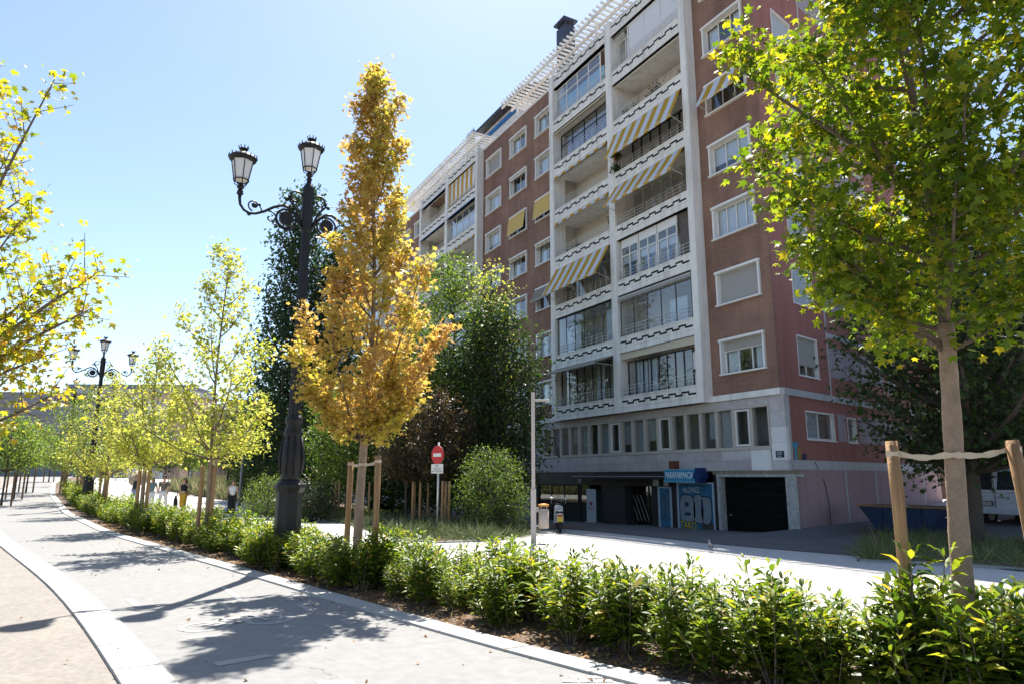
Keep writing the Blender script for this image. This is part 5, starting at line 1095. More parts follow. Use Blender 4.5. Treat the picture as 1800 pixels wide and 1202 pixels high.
A0 = [ghit(*q) for q in ((432, 903), (480, 905), (530, 907), (600, 917), (660, 933), (720, 949), (770, 953), (830, 951), (880, 948), (915, 941), (930, 934))]
PA = A0 + [(-23.5, 14.5), (-25, 17.5), (-34, 18.2), (-44, 18), (-52, 14)]
bed('planted_bed', dens(PA)); edge_line('bed_kerb', dens(A0 + [(-23.5, 14.5)])[:-1 if False else None][:60])
C0 = [ghit(*q) for q in ((292, 862), (330, 868), (380, 876), (428, 882))]
PC = C0 + [(-58, 12), (-80, 9)]
bed('tall_grass_bed', dens(PC, 2))
B0 = [ghit(*q) for q in ((1508, 985), (1600, 988), (1700, 993), (1800, 1000), (1900, 1006))]
PB = B0 + [(-2, 22), (-9, 24.5), ghit(1545, 938)]
bed('weedy_bed', dens(PB))
edge_line('weedy_bed_kerb', dens(B0, .8)[:14], .14)
def grass(name, label, poly, n, tm, lm, s0, s1, seed, clump=0, up=True):
    rs = np.random.RandomState(seed); lo = np.min(poly, 0); hi = np.max(poly, 0); P = np.zeros((0, 2))
    while len(P) < n:
        q = rs.uniform(lo, hi, (n * 2, 2)); q = q[inpoly(q[:, 0], q[:, 1], poly)]; P = np.concatenate([P, q])
    P = P[:n]
    if clump: ci = rs.randint(0, clump, n); off_ = rs.normal(size=(n, 2)) * .17; hs_ = rs.uniform(.5, 1.3, clump)[ci]; P = P[:clump][ci] + off_
    z = h(P[:, 0], P[:, 1]) + .03; Dv = rs.normal(size=(n, 3)) * np.array([.40, .40, .1]) + np.array([0, 0, 1.0])
    if clump: Dv[:, :2] += off_ * 6.5
    Nv = rs.normal(size=(n, 3)) * np.array([1, 1, .1])
    o = link_mesh(name, leaf_mesh(name, np.column_stack([P, z]), Dv, Nv, rs.uniform(s0, s1, n) * (hs_ if clump else 1), tm, LM[lm])); return tag(o, label, 'grass', kind='stuff')
T_BL2 = (T_BLADE[0] * np.array([1.0, 1, 1]), T_BLADE[1])
near_A = A0[3:] + [(-24, 13), (-31, 11.5)]
grass('ornamental_grass', 'grey-green ornamental grass in the planted bed under the no-entry sign', near_A, 34000, (T_BLADE[0] * np.array([1.4, 1, 1]), T_BLADE[1]), 'tuft', .22, .5, 401, 330)
grass('ground_cover', 'low dark ground cover in the shaded bed behind the orange maple', A0[:4] + [(-31, 11.5), (-44, 16)], 9000, T_BL2, 'grass', .2, .5, 403)
grass('tall_grass', 'pale tall grass behind the walking people', PC, 9000, (T_BLADE[0] * np.array([2.2, 1, 1]), T_BLADE[1]), 'tall', .7, 1.35, 405)
grass('weeds', 'rough green weeds and grass at the right by the side street', PB, 15000, T_BL2, 'grass', .15, .55, 407, 900)
# hedge low plants far along the left of the path and the far park
far_l = [(-38, -8.6), (-60, -9.8), (-75, -11), (-75, -18), (-38, -16)]
grass('far_ground_cover', 'green ground cover left of the far bike path', far_l, 6000, (T_BLADE[0] * np.array([3, 1, 1]), T_BLADE[1]), 'tall', .4, .9, 409)

# ================================================================== street furniture
# steel post with lamp and bin
p = at(938, 957, 20.0); px0, py0 = float(p[0]), float(p[1]); zg = float(h(px0, py0)) - .03
r = local('lamp_post', (px0, py0, zg), rad(61)); MB().box(-.075, .075, -.075, .075, 0, 1.5).build('post_base', taupe, r, bevel=.01); MB().box(-.052, .052, -.052, .052, 1.5, 4.25).build('post_shaft', taupe, r, bevel=.008)
hd = MB(); hd.box(.05, .5, -.09, .09, 4.02, 4.07); hd.box(-.06, .06, -.06, .06, 4.25, 4.27); hd.build('lamp_head', taupe, r, bevel=.02)
tag(r, 'slim taupe steel lamp post standing at the edge of the building shadow', 'lamp post')
r = local('litter_bin', (px0, py0, zg), rad(61)); b_ = MB(); b_.lathe([(.135, .42), (.145, .44), (.145, .93), (.13, .93), (.13, .5)], 20, (.29, 0, 0)); b_.build('bin_body', M('bin_beige', (.42, .35, .29), .6, .05, 6), r, True)
b_ = MB(); b_.lathe([(.15, 1.03), (.155, 1.05), (.15, 1.08), (.05, 1.10)], 20, (.29, 0, 0)); b_.build('bin_lid', M('bin_orange', (.55, .25, .04), .6, .05, 6), r, True)
b_ = MB(); b_.box(.06, .16, -.03, .03, .86, 1.0); b_.box(.06, .16, -.03, .03, .46, .5); 
for a in (.9, 2.2, 4.1, 5.4): b_.tube([(.29 + .13 * math.cos(a), .13 * math.sin(a), .9), (.29 + .13 * math.cos(a), .13 * math.sin(a), 1.05)], .01, 5)
b_.build('bin_bracket', taupe, r)
MB().lathe([(.128, .94), (.128, 1.02)], 16, (.29, 0, 0)).build('bin_liner', black_m, r); tag(r, 'beige litter bin with orange lid fixed to the steel lamp post', 'litter bin')
# no-entry sign
p = at(768, 941, 22.5); sx_, sy_ = float(p[0]), float(p[1]); zg = float(h(sx_, sy_)) - .03; r = local('road_sign', (sx_, sy_, zg), rad(17))     # faces -y in its own frame
MB().tube([(0, 0, 0), (0, 0, 2.95)], .032, 10).build('sign_post', galv, r, True)
red = M('sign_red', (.42, .008, .016), .4, .05, 4); swh = M('sign_plate_white', (.62, .62, .60), .5, .04, 4)
def disc(R, y0, y1, zc, m, nm, par): P = [(R * math.cos(a), zc + R * math.sin(a)) for a in np.linspace(0, 2 * math.pi, 33)[:-1]]; return MB().prism(P, y0, y1).build(nm, m, par)
zt_ = at(771, 799, 22.5)[2] - zg
Dk = disc(.30, -.06, -.035, zt_, red, 'sign_disc', r); MB().box(-.2, .2, -.064, -.0595, zt_ - .055, zt_ + .055).build('white_bar', swh, Dk); disc(.305, -.034, -.03, zt_, galv, 'disc_rim', Dk)
zp = at(768, 823, 22.5)[2] - zg; PLt = MB().box(-.29, .29, -.06, -.04, zp - .15, zp + .15).build('supplementary_plate', swh, r)
ink = M('sign_ink', (.03, .03, .035), .6, 0)
for tx, dz in (('SOLO', .085), ('VEHICULOS', 0), ('AUTORIZADOS', -.085)): text_mesh('plate_lettering', tx, .085, ink, PLt, (0, -.0615, zp + dz), XR, ZU, .001, sx=.9)
tag(r, 'red no-entry sign on a grey post with a small white text plate', 'road sign')
# grey pole far back
p = at(421, 882, 40); r = local('lamp_post', (float(p[0]), float(p[1]), float(h(p[0], p[1])) - .03)); MB().tube([(0, 0, 0), (0, 0, 4.3)], [.09, .06], 10).build('post_shaft', M('dark_grey_paint', (.16, .18, .19), .6, .1, 4), r, True); MB().box(-.08, .5, -.09, .09, 4.1, 4.17).build('lamp_head', MATS['dark_grey_paint'], r); tag(r, 'grey lamp pole between the woman in the white vest and the leafy shrub', 'lamp post')
# roll-up banner
r = local('banner', (-30.73, BY - .12, float(h(-30.7, BY)))); MB().box(-.42, .42, -.01, .01, .06, 1.75).build('banner_sheet', M('banner_white', (.46, .48, .52), .6, .04, 3), r); MB().box(-.44, .44, -.12, .12, 0, .06).build('banner_foot', galv, r)
text_mesh('banner_lettering', 'PELLA', .2, M('banner_red', (.22, .03, .06), .6, 0), r, (0, -.013, .74), XR, ZU, .001); em = MB().prism([(.13 * math.cos(a) * (1 + .35 * math.sin(3 * a)), .98 + .11 * math.sin(a) * (1 + .3 * math.cos(5 * a))) for a in np.linspace(0, 6.1, 24)], -.014, -.011); em.build('banner_emblem', MATS['banner_red'], r)
tag(r, 'white roll-up banner with a red emblem beside the shop door', 'banner')
# motor scooters
def scooter(x, y, rz, label, colr):
    r = local('motor_scooter', (x, y, float(h(x, y)) - .015), rz); cm = M('scooter_' + label.split()[0], colr, .3, .03, 4); bl = M('scooter_black', (.015, .015, .016), .45, 0)
    for yy_ in (-.62, .62):
        w = MB(); V = []; n, m = 20, 8
        for i in range(n):
            a = 2 * math.pi * i / n
            for j in range(m): b = 2 * math.pi * j / m; q = .19 + .055 * math.cos(b); V.append((.06 * math.sin(b), yy_ + q * math.cos(a), .245 + q * math.sin(a)))
        w.add(V, [(i * m + j, i * m + (j + 1) % m, ((i + 1) % n) * m + (j + 1) % m, ((i + 1) % n) * m + j) for i in range(n) for j in range(m)]); W = w.build('wheel', bl, r, True)
        MB().tube([(-.03, yy_, .245), (.03, yy_, .245)], .14, 14).build('rim', galv, W)
    b = MB(); b.hexa([(-.13, -.75, .42), (.13, -.75, .42), (.16, .02, .32), (-.16, .02, .32), (-.12, -.86, .70), (.12, -.86, .70), (.16, .0, .66), (-.16, .0, .66)]); b.build('rear_body', cm, r, bevel=.04)
    s_ = MB(); s_.hexa([(-.13, -.80, .70), (.13, -.80, .70), (.14, -.05, .67), (-.14, -.05, .67), (-.11, -.78, .80), (.11, -.78, .80), (.12, -.06, .75), (-.12, -.06, .75)]); s_.build('seat', bl, r, bevel=.03)
    f = MB(); f.hexa([(-.15, -.02, .24), (.15, -.02, .24), (.15, .40, .24), (-.15, .40, .24), (-.15, -.02, .32), (.15, -.02, .32), (.15, .40, .32), (-.15, .40, .32)]); f.build('footboard', bl, r, bevel=.02)
    fs = MB(); fs.hexa([(-.2, .36, .28), (.2, .36, .28), (.15, .50, .28), (-.15, .50, .28), (-.17, .30, .92), (.17, .30, .92), (.10, .42, .95), (-.10, .42, .95)]); fs.build('front_shield', cm, r, bevel=.03)
    fd = MB(); fd.hexa([(-.07, .40, .46), (.07, .40, .46), (.06, .86, .40), (-.06, .86, .40), (-.06, .42, .54), (.06, .42, .54), (.05, .84, .48), (-.05, .84, .48)]); fd.build('mudguard', cm, r, bevel=.02)
    hb = MB(); hb.tube([(-.34, .26, 1.02), (-.12, .34, .99), (.12, .34, .99), (.34, .26, 1.02)], .018, 7); hb.tube([(0, .38, .95), (0, .62, .25)], .025, 7); hb.build('handlebar', bl, r, True)
    for q in (-.26, .26): mm = MB(); mm.lathe([(.02, -.05), (.06, -.03), (.06, .03), (.02, .05)], 10, (q, .27, 1.20)); mm.tube([(q, .3, 1.02), (q, .27, 1.16)], .007, 5); mm.build('mirror', cm, r)
    ws = MB(); ws.hexa([(-.16, .38, .96), (.16, .38, .96), (.16, .395, .96), (-.16, .395, .96), (-.13, .27, 1.32), (.13, .27, 1.32), (.13, .285, 1.32), (-.13, .285, 1.32)]); ws.build('windscreen', glass, r)
    MB().box(-.10, .10, -.92, -.90, .42, .60).build('number_plate', M('plate_yellow', (.55, .40, .03), .5, 0), r); MB().box(-.09, .09, -.885, -.865, .62, .69).build('tail_light', M('tail_red', (.25, .01, .01), .3, 0), r)
    k = MB(); k.tube([(.12, -.1, .25), (.22, -.2, .0)], .012, 5); k.tube([(-.12, -.1, .25), (-.22, -.2, .0)], .012, 5); k.build('stand', bl, r); tag(r, label, 'scooter')
p = ghit(983, 934); scooter(p[0], p[1], rad(60), 'white and black scooter with yellow plate parked in front of the shop', (.50, .50, .50))
p = ghit(873, 918); scooter(p[0], p[1], rad(50), 'dark scooter half hidden behind the round shrub', (.03, .03, .035))
# builders' skip
p = ghit(1598, 938); r = local('skip', (p[0], p[1] + .2, float(h(p[0], p[1])) - .02), rad(8)); r.scale = (.82, .82, .82); sk = M('skip_blue', (.008, .025, .07), .6, .25, 3, fine=.1)
def slope_box(a0, a1, b0, b1, z0, z1): return [(-a0, -b0, z0), (a0, -b0, z0), (a0, b0, z0), (-a0, b0, z0), (-a1, -b1, z1), (a1, -b1, z1), (a1, b1, z1), (-a1, b1, z1)]
o_ = MB(); P = slope_box(1.05, 1.8, .85, .95, .12, 1.2); Q = slope_box(1.0, 1.74, .80, .89, .2, 1.2)
o_.add(P + Q, [(0, 3, 2, 1), (0, 1, 5, 4), (1, 2, 6, 5), (2, 3, 7, 6), (3, 0, 4, 7), (8, 9, 10, 11), (8, 12, 13, 9), (9, 13, 14, 10), (10, 14, 15, 11), (11, 15, 12, 8), (4, 5, 13, 12), (5, 6, 14, 13), (6, 7, 15, 14), (7, 4, 12, 15)]); o_.build('skip_body', sk, r)
o_ = MB(); 
for a, b in (((-1.82, -.97), (1.82, -.97)), ((1.82, -.97), (1.82, .97)), ((1.82, .97), (-1.82, .97)), ((-1.82, .97), (-1.82, -.97))): o_.tube([a + (1.2,), b + (1.2,)], .045, 6)
o_.build('skip_rim', M('skip_rust', (.22, .12, .05), .8, .3, 6), r)
for q in (-.8, 0, .8): MB().hexa([(q - .05, -.90, .12), (q + .05, -.90, .12), (q + .05, -.84, .12), (q - .05, -.84, .12), (q - .05, -1.0, 1.16), (q + .05, -1.0, 1.16), (q + .05, -.94, 1.16), (q - .05, -.94, 1.16)]).build('skip_rib', sk, r)
MB().box(-1.0, 1.0, -.7, .7, 0, .121).build('skip_skid', sk, r)
rs = np.random.RandomState(5)
for i in range(26): a, b = rs.uniform(-1.4, 1.4), rs.uniform(-.7, .7); s_ = rs.uniform(.08, .22); MB().hexa([(a + s_ * x_ + rs.uniform(-.04, .04), b + s_ * y_, 1.02 + s_ * z_ + rs.uniform(-.05, .05)) for z_ in (-1, .7) for x_, y_ in ((-1, -1), (1, -1), (1, 1), (-1, 1))]).build('rubble', stone_c, r)
MB().box(-1.5, 1.5, -.8, .8, .85, .95).build('rubble_fill', stone_c, r); tag(r, 'dark blue builders skip full of rubble by the pink side wall', 'skip')
# white van seen from behind
p = at(1756, 920, 26.5); r = local('parked_van', (float(p[0]), float(p[1]), float(h(p[0], p[1])) - .02), rad(-8)); vw = M('van_white', (.50, .53, .57), .35, .05, 2)
v_ = MB(); v_.hexa([(-.95, 0, .42), (.95, 0, .42), (.95, 3.3, .42), (-.95, 3.3, .42), (-.98, -.02, 1.2), (.98, -.02, 1.2), (.98, 3.3, 1.2), (-.98, 3.3, 1.2)]); v_.hexa([(-.98, -.02, 1.201), (.98, -.02, 1.201), (.98, 3.3, 1.201), (-.98, 3.3, 1.201), (-.84, .16, 2.2), (.84, .16, 2.2), (.84, 3.1, 2.2), (-.84, 3.1, 2.2)])
v_.hexa([(-.95, 3.3, .42), (.95, 3.3, .42), (.9, 4.6, .45), (-.9, 4.6, .45), (-.97, 3.3, 1.3), (.97, 3.3, 1.3), (.88, 4.55, 1.05), (-.88, 4.55, 1.05)]); VB = v_.build('van_body', vw, r, bevel=.04)
MB().hexa([(-.97, -.10, .42), (.97, -.10, .42), (.97, .0, .42), (-.97, .0, .42), (-.95, -.12, .66), (.95, -.12, .66), (.95, .0, .66), (-.95, .0, .66)]).build('rear_bumper', vw, r, bevel=.03)
for q in (-.42, .42): MB().hexa([(q - .34, -.005, 1.32), (q + .34, -.005, 1.32), (q + .34, .03, 1.32), (q - .34, .03, 1.32), (q - .30, .12, 2.0), (q + .30, .12, 2.0), (q + .30, .16, 2.0), (q - .30, .16, 2.0)]).build('rear_window', M('van_glass', (.02, .025, .03), .1, 0), r)
for q in (-.9, .9): MB().box(q - .06, q + .06, -.05, .0, .75, 1.15).build('tail_light', M('tail_red', (.25, .01, .01), .3, 0), r)
PLv = MB().box(-.62, -.10, -.14, -.122, .76, .88).build('number_plate', M('number_plate_white', (.5, .5, .5), .5, 0), r); text_mesh('plate_lettering', '4471 FNK', .10, ink, PLv, (-.36, -.142, .82), XR, ZU, .001); MB().box(-.66, -.06, -.124, -.10, .74, .91).build('plate_frame', black_m, r)
for q in (-.6, .25): MB().box(q - .14, q + .14, -.052, -.03, 1.04, 1.06).build('door_trim', black_m, r)
MB().box(-.006, .006, -.04, -.02, .68, 2.0).build('door_gap', black_m, r)
for yv in (.75, 3.7):
    for q in (-.86, .86): W = MB().tube([(q - .11, yv, .33), (q + .11, yv, .33)], .33, 20).build('wheel', M('tyre_rubber', (.02, .02, .02), .9, .1, 8), r, True); MB().tube([(q - .115, yv, .33), (q + .115, yv, .33)], .19, 14).build('rim', galv, W)
tag(r, 'white van seen from behind, parked under the dark trees at right', 'van')
# pigeon on the shadow edge
p = ghit(1250, 969); r = local('pigeon', (p[0], p[1], float(h(p[0], p[1])) + .0), rad(150)); b_ = MB()
prof = [(-.16, .11, .012), (-.10, .125, .035), (-.03, .135, .058), (.05, .15, .062), (.10, .175, .045), (.125, .21, .028), (.14, .245, .027), (.165, .262, .024), (.185, .258, .012)]
b_.tube([(q, 0, z) for q, z, _ in prof], [c for _, _, c in prof], 10); b_.build('body', M('pigeon_grey', (.09, .09, .10), .7, .2, 20), r, True)
b_ = MB(); b_.tube([(.0, .025, .09), (.01, .025, 0), (.04, .025, .005)], .006, 5); b_.tube([(.0, -.025, .09), (-.01, -.025, 0), (.02, -.025, .005)], .006, 5); b_.build('legs', M('pigeon_pink', (.3, .12, .1), .7, 0), r); MB().tube([(.18, 0, .257), (.215, 0, .248)], [.007, .002], 5).build('beak', MATS['pigeon_pink'], r); tag(r, 'dark pigeon standing on the sunlit edge of the building shadow', 'bird')

# ================================================================== people
skin = M('skin_tone', (.46, .27, .19), .55, .04, 9)
def skin_mesh(name, pts, edges, rad_, mat, root, sub=1):
    me = bpy.data.meshes.new('tmp'); me.from_pydata([tuple(map(float, q)) for q in pts], edges, []); o = bpy.data.objects.new('tmp', me); COL.objects.link(o)
    o.modifiers.new('skin', 'SKIN'); lay = me.skin_vertices[0].data
    for i, q in enumerate(rad_): lay[i].radius = (q, q) if np.isscalar(q) else q
    for i in range(len(pts)): lay[i].use_root = (i == 0)
    s_ = o.modifiers.new('sub', 'SUBSURF'); s_.levels = s_.render_levels = sub
    bpy.context.view_layer.update(); m2 = bpy.data.meshes.new_from_object(o.evaluated_get(bpy.context.evaluated_depsgraph_get())); bpy.data.objects.remove(o)
    m2.name = name; m2.materials.clear(); m2.materials.append(mat); m2.polygons.foreach_set('use_smooth', [True] * len(m2.polygons)); return link_mesh(name, m2, root)
def cloth(name, c, v=.06): return M('cloth_' + name, c, .85, v, 14)
def person(x, y, rz, label, ht=1.7, top=None, low=None, hair=(.03, .02, .015), long=False, sleeve=.5, step=.16, wide=1.0, flare=1.0, female=True, shoe=(.6, .58, .55), skin_m=skin):
    z0 = float(h(x, y)); r = local('person', (x, y, z0), rz); k = ht / 1.7; sw = (.165 if female else .19) * wide; hip = .088 * wide
    J = dict(pel=(0, 0, .95), spi=(0, .005, 1.10), che=(0, .01, 1.28), nec=(0, .012, 1.43), hb=(0, -.005, 1.52), hm=(0, -.022, 1.60), ht=(0, -.01, 1.675))
    for sgn, s_, st in (('l', -1, step), ('r', 1, -step)):
        J['hp' + sgn] = (s_ * hip, 0, .90); J['kn' + sgn] = (s_ * (hip + .01), -st * .55 - .03, .50); J['an' + sgn] = (s_ * (hip + .01), -st + (.05 if st < 0 else 0), .085 + (.04 if st < 0 else 0)); J['to' + sgn] = (s_ * (hip + .02), -st - .15, .035)
        J['sh' + sgn] = (s_ * sw, .01, 1.385); J['el' + sgn] = (s_ * (sw + .055), .03 + st * .35, 1.13); J['wr' + sgn] = (s_ * (sw + .07), -.04 + st * .75, .91); J['ha' + sgn] = (s_ * (sw + .065), -.06 + st * .85, .82)
    RR = dict(pel=.115 * wide, spi=.10 * wide, che=(.125 * wide, .10 * wide), nec=.05, hb=.062, hm=(.078, .095), ht=.055)
    for g in 'lr': RR.update({'hp' + g: .088, 'kn' + g: .058, 'an' + g: .040, 'to' + g: .032, 'sh' + g: .056, 'el' + g: .040, 'wr' + g: .028, 'ha' + g: .026})
    nm = list(J); ix = {n_: i for i, n_ in enumerate(nm)}; E_ = [('pel', 'spi'), ('spi', 'che'), ('che', 'nec'), ('nec', 'hb'), ('hb', 'hm'), ('hm', 'ht')]
    for g in 'lr': E_ += [('pel', 'hp' + g), ('hp' + g, 'kn' + g), ('kn' + g, 'an' + g), ('an' + g, 'to' + g), ('che', 'sh' + g), ('sh' + g, 'el' + g), ('el' + g, 'wr' + g), ('wr' + g, 'ha' + g)]
    sc = lambda q: tuple(v * k for v in q); rk = lambda q: q * k if np.isscalar(q) else (q[0] * k, q[1] * k)
    body = skin_mesh('body', [sc(J[n_]) for n_ in nm], [(ix[a], ix[b]) for a, b in E_], [rk(RR[n_]) for n_ in nm], skin_m, r)
    def part(name, names, edges, grow, mat, add={}):
        jj = dict(J); jj.update(add); i2 = {n_: i for i, n_ in enumerate(names)}
        return skin_mesh(name, [sc(jj[n_]) for n_ in names], [(i2[a], i2[b]) for a, b in edges], [rk(grow(n_)) for n_ in names], mat, r)
    if low:
        part('trousers', ['pel', 'hpl', 'knl', 'anl', 'hpr', 'knr', 'anr'], [('pel', 'hpl'), ('hpl', 'knl'), ('knl', 'anl'), ('pel', 'hpr'), ('hpr', 'knr'), ('knr', 'anr')], lambda n_: {'p': .128 * wide, 'h': .105, 'k': .076 * flare, 'a': .066 * flare}[n_[0]], cloth(*low))
    if top:
        nms = ['spi', 'che', 'nk', 'shl', 'shr', 'wa']; ed_ = [('wa', 'spi'), ('spi', 'che'), ('che', 'nk'), ('che', 'shl'), ('che', 'shr')]; add = {'nk': (0, .01, 1.41), 'wa': (0, 0, .93 if top[0] != 'crop' else 1.06)}
        for g in 'lr':
            if sleeve > 0:
                a, b = np.array(J['sh' + g]), np.array(J['el' + g]); c = np.array(J['wr' + g]); add['sl' + g] = tuple(a + (b - a) * min(1, sleeve * 2)) if sleeve <= .5 else tuple(b + (c - b) * (sleeve * 2 - 1)); nms.append('sl' + g)
                if sleeve > .5: nms.append('el' + g); ed_ += [('sh' + g, 'el' + g), ('el' + g, 'sl' + g)]
                else: ed_.append(('sh' + g, 'sl' + g))
        gr = lambda n_: {'spi': .122 * wide, 'che': (.142 * wide, .118 * wide), 'nk': .06, 'wa': .128 * wide}.get(n_, .068 if n_[:2] in ('sh',) else .056)
        nms = ['che'] + [q for q in nms if q != 'che']; part('top', nms, ed_, gr, cloth(*top[:2]) if top[0] != 'crop' else cloth(top[2], top[1]), add)
    hm = MB(); c = sc((0, .008, 1.615)); hm.lathe([(.0, .10), (.05, .093), (.082, .062), (.092, .02), (.086, -.03), (.06, -.05 if not long else -.08), (.02, -.06)], 14, c, sx=.9 * k, sy=1.05 * k)
    if long: hm.tube([sc((0, .075, 1.62)), sc((.01, .10, 1.52)), sc((.02, .115, 1.40)), sc((.02, .11, 1.30))], [.07 * k, .075 * k, .06 * k, .02], 8)
    for i_, v in enumerate(hm.v):
        if v[1] < c[1] - .03 * k and v[2] < c[2] + .045 * k: hm.v[i_] = (v[0] * .9, c[1] - .02 * k, v[2])
    hm.build('hair', M('hair_%d' % int(hair[0] * 1000), hair, .5, .2, 20), r, True)
    fc = MB(); fc.lathe([(.004, -.02), (.014, -.012), (.006, .02)], 6, sc((0, -.118, 1.585))); fc.build('nose', skin_m, body)
    ey = MB(); ey.box(-.055 * k, .055 * k, -.122 * k, -.10 * k, 1.602 * k, 1.626 * k); ey.build('sunglasses' if female else 'brow', M('eye_dark', (.02, .015, .012), .3, 0), r)
    mo = MB(); mo.box(-.02 * k, .02 * k, -.108 * k, -.09 * k, 1.545 * k, 1.553 * k); mo.build('mouth', M('lip_tone', (.30, .10, .08), .6, 0), body)
    for g in 'lr':
        a = np.array(sc(J['an' + g])); t = np.array(sc(J['to' + g])); s2 = MB(); s2.tube([a + np.array([0, .05, -.02]), a + np.array([0, -.02, -.01]), t + np.array([0, 0, .005]), t + np.array([0, -.04, 0])], [.03, .048, .045, .022], 8); s2.build('shoe', M('shoe_%d' % int(shoe[0] * 100), shoe, .6, .1, 9), r, True)
    tag(r, label, 'person'); return r
toward = math.atan2(rt[1], rt[0])                            # facing the camera
def stand(px, dep, dz=0): q = at(px, 900, dep); return float(q[0]), float(q[1])
P_ = stand(234, 34.5); person(P_[0], P_[1], toward - .3, 'person in a dark long-sleeved top and light jeans walking under a parasol', 1.68, ('darktop', (.02, .035, .04)), ('jeans', (.30, .38, .46)), (.05, .025, .015), True, 1.0, .12)
r = local('parasol', (P_[0] + .05, P_[1] + .1, float(h(*P_)))); pb = MB(); n = 20; V = []
for rr, z in ((.0, 0.16), (.18, .15), (.36, .10), (.5, .0)): 
    for j in range(n): a = 2 * math.pi * j / n; V.append((rr * math.cos(a), rr * math.sin(a), z))
ti = Matrix.Rotation(rad(55), 3, Vector((float(rt[0]), float(rt[1]), 0))); V = [tuple(ti @ Vector(v) + Vector((-float(rt[0]) * .12 + float(fw[0]) * .25, -float(rt[1]) * .12 + float(fw[1]) * .25, 1.55))) for v in V]
pb.add(V, [(i * n + j, i * n + (j + 1) % n, (i + 1) * n + (j + 1) % n, (i + 1) * n + j) for i in range(3) for j in range(n)]); o_ = pb.build('canopy', M('parasol_straw', (.50, .38, .24), .85, .1, 9), r, True); s_ = o_.modifiers.new('t', 'SOLIDIFY'); s_.thickness = .01
top_p = ti @ Vector((0, 0, .15)) + Vector((-float(rt[0]) * .12 + float(fw[0]) * .25, -float(rt[1]) * .12 + float(fw[1]) * .25, 1.55)); MB().tube([tuple(top_p), (.0 + float(rt[0]) * .1, float(rt[1]) * .1, 1.05)], .012, 6).build('pole', wood_d, r); tag(r, 'straw-coloured parasol carried over the shoulder behind a dark-haired walker', 'parasol')
P_ = stand(263, 34.0); person(P_[0], P_[1], toward + .15, 'person in a grey-green top and white trousers walking beside the man', 1.64, ('greytop', (.13, .19, .20)), ('whitepants', (.70, .68, .68)), (.025, .015, .012), True, .25, -.14)
P_ = stand(284, 34.0); person(P_[0], P_[1], toward, 'person in an olive t-shirt and white trousers in the middle of the group', 1.76, ('olive', (.13, .125, .085)), ('whitepants', (.70, .68, .68)), (.06, .035, .02), False, .42, .15, 1.1, female=False)
P_ = stand(320, 33.2); person(P_[0], P_[1], toward - .1, 'person in a black crop top and wide yellow trousers', 1.70, ('crop', (.012, .012, .013), 'blacktop'), ('mustard', (.56, .32, .03)), (.04, .02, .012), True, 0, -.13, flare=1.45)
r = local('jacket', (P_[0] - float(rt[0]) * .36, P_[1] - float(rt[1]) * .36, float(h(*P_)))); MB().tube([(0, 0, .88), (.02, .0, .66), (-.03, .02, .40), (-.05, .0, .25)], [.03, .09, .10, .03], 9).build('cloth', M('jacket_dark', (.015, .02, .02), .9, .2, 9), r, True); tag(r, 'dark jacket carried in the hand of the person in yellow trousers', 'jacket')
P_ = stand(406, 32.5); person(P_[0], P_[1], toward + .5, 'person in a white vest over black and black trousers walking alone', 1.68, ('vest', (.66, .66, .66)), ('blackpants', (.015, .015, .018)), (.10, .05, .025), True, 0, .16, flare=1.3)
for (px, py, dep, a, b, lab) in ((202, 841, 84, (.6, .6, .6), (.55, .55, .55), 'distant person in white on the far path, left of the group'), (283, 832, 105, (.05, .06, .08), (.3, .5, .5), 'distant person in dark top and pale trousers on the far path'), (297, 829, 112, (.05, .03, .06), (.5, .45, .4), 'distant person in purple on the far path'), (338, 832, 98, (.05, .07, .15), (.03, .03, .04), 'distant person in dark blue on the far path'), (333, 832, 100, (.3, .3, .35), (.1, .15, .3), 'distant person in grey and blue, left of the dark blue one')):
    q = at(px, py, dep); person(float(q[0]), float(q[1]), toward, lab, 1.72, ('far%d' % px, a), ('farlow%d' % px, b), long=True)

# ================================================================== far buildings
def far_block(name, label, cpx, dep, w, z0, z1, m, rz, depth=12):
    p = at(cpx, 800, dep); r = local(name, (float(p[0]), float(p[1]), z0), rz); tag(r, label, 'building'); return r
face = toward
r = far_block('stone_museum', 'long grey building clad in horizontal stone bands at the far left', 0, 95, 0, 0.5, 13, None, face + .10)
fb = MB(); fb.box(-40, 16.2, 0, 14, 6.9, 12.6); fb.box(-40, 16.2, 1.2, 14, 0, 4.0); fb.build('wall', M('grey_stone_far', (.26, .265, .28), .85, .08, .6), r)
for i in range(7): MB().box(-40, 16.25, -.06, .0, 7.0 + i * .8, 7.06 + i * .8).build('stone_course', M('grey_stone_joint', (.22, .225, .235), .85, .1, .6), r)
for i in range(26): MB().box(-30 + i * 1.8, -30 + i * 1.8 + .35, .9, 1.5, 4.0, 6.9).build('pillar', M('far_white', (.5, .5, .5), .7, .05, 1), r)
MB().box(-40, 16, 1.6, 1.8, 4.0, 6.9).build('window_band', M('far_glass_teal', (.12, .18, .19), .2, .1, .5), r)
r = far_block('palace_building', 'long pink building with a pale cornice behind the stone-banded one', 250, 125, 0, 0, 16, None, face + .03)
pw = M('far_pink_wall', (.62, .42, .35), .85, .06, .3); MB().box(-15, 7, 0, 14, 0, 16.5).build('wall', pw, r); MB().box(-15.3, 7.3, -.5, 14, 16.5, 17.3).build('cornice', M('far_pale_stone', (.50, .48, .45), .85, .05, .5), r); MB().box(-15, 7, .5, 14, 17.3, 18.2).build('roof', M('far_roof_grey', (.16, .17, .19), .8, .1, .5), r)
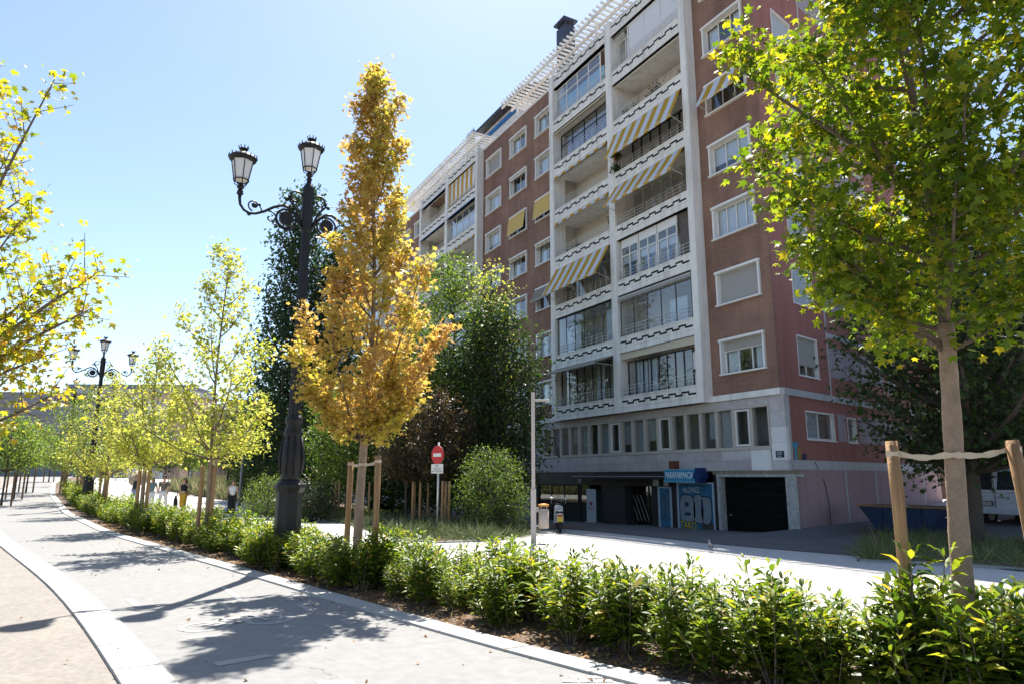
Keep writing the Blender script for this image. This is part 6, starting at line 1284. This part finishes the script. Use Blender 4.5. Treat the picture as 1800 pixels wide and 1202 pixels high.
for i in range(7):
    for z in (3.0, 7.0, 11.5): W = MB().box(-14.0 + i * 3.0, -12.7 + i * 3.0, -.12, .05, z, z + 2.3).build('window', MATS['far_pale_stone'], r); MB().box(-13.8 + i * 3.0, -12.9 + i * 3.0, -.13, -.115, z + .2, z + 2.1).build('pane', M('far_pane', (.05, .06, .07), .2, 0), W)
r = far_block('terrace_wall', 'brown retaining wall with a pale parapet behind the lime-green trees', 400, 82, 0, 0, 9, None, face - .05)
MB().box(-2.5, 8, 0, 3, 0, 9.4).build('wall', M('brown_wall', (.30, .22, .18), .9, .12, .4), r); MB().box(-2.7, 8.2, -.3, 3.3, 9.4, 10.1).build('parapet', M('far_pale_stone', (.5, .48, .45), .85), r)
for i, (cpx, dep, w, zt_, rm, lab) in enumerate(((412, 140, 9, 17.0, (.20, .16, .13), 'distant house with a dark pitched roof above the terrace wall'), (436, 150, 8, 18.0, (.34, .33, .32), 'distant white house with a pale gable above the terrace wall'), (462, 158, 10, 18.8, (.30, .16, .11), 'distant pale house with a red roof next to the poplar'))):
    r = far_block('hill_house', lab, cpx, dep, 0, 0, 0, None, face); tag(r, group='houses on the far hill')
    MB().box(-w / 2, w / 2, 0, 9, 0, zt_ - 2).build('wall', M('far_house_wall_%d' % i, ((.42, .34, .29), (.56, .55, .54), (.55, .53, .5))[i], .9, .05, .5), r)
    rf = MB(); rf.prism([(-w / 2 - .4, zt_ - 2), (w / 2 + .4, zt_ - 2), (0 if i == 1 else w / 2 - 2, zt_), (0 if i == 1 else -w / 2 + 2, zt_)][:4], -.4, 9.4); rf.build('roof', M('far_house_roof_%d' % i, rm, .9, .1, 1), r)
    for q in range(3):
        for z in (zt_ - 4.2, zt_ - 7.0): MB().box(-w / 2 + 1 + q * w / 3.4, -w / 2 + 2 + q * w / 3.4, -.06, .02, z, z + 1.5).build('window', M('far_pane', (.05, .06, .07), .2, 0), r)
r = far_block('side_street_house', 'dark brick house closing the side street behind the trees', 1720, 48, 0, 0, 12, None, rad(12))
MB().box(-12, 26, 0, 8, -1, 15).build('wall', M('house_dark_brick', (.16, .10, .085), .9, .1, .6), r)
for i in range(8):
    for z in (3, 6.2, 9.4): W = MB().box(-10.5 + i * 4.2, -9 + i * 4.2, -.08, .05, z, z + 1.7).build('window', frame_w, r); MB().box(-10.35 + i * 4.2, -9.15 + i * 4.2, -.09, -.075, z + .12, z + 1.58).build('pane', MATS['far_pane'], W)
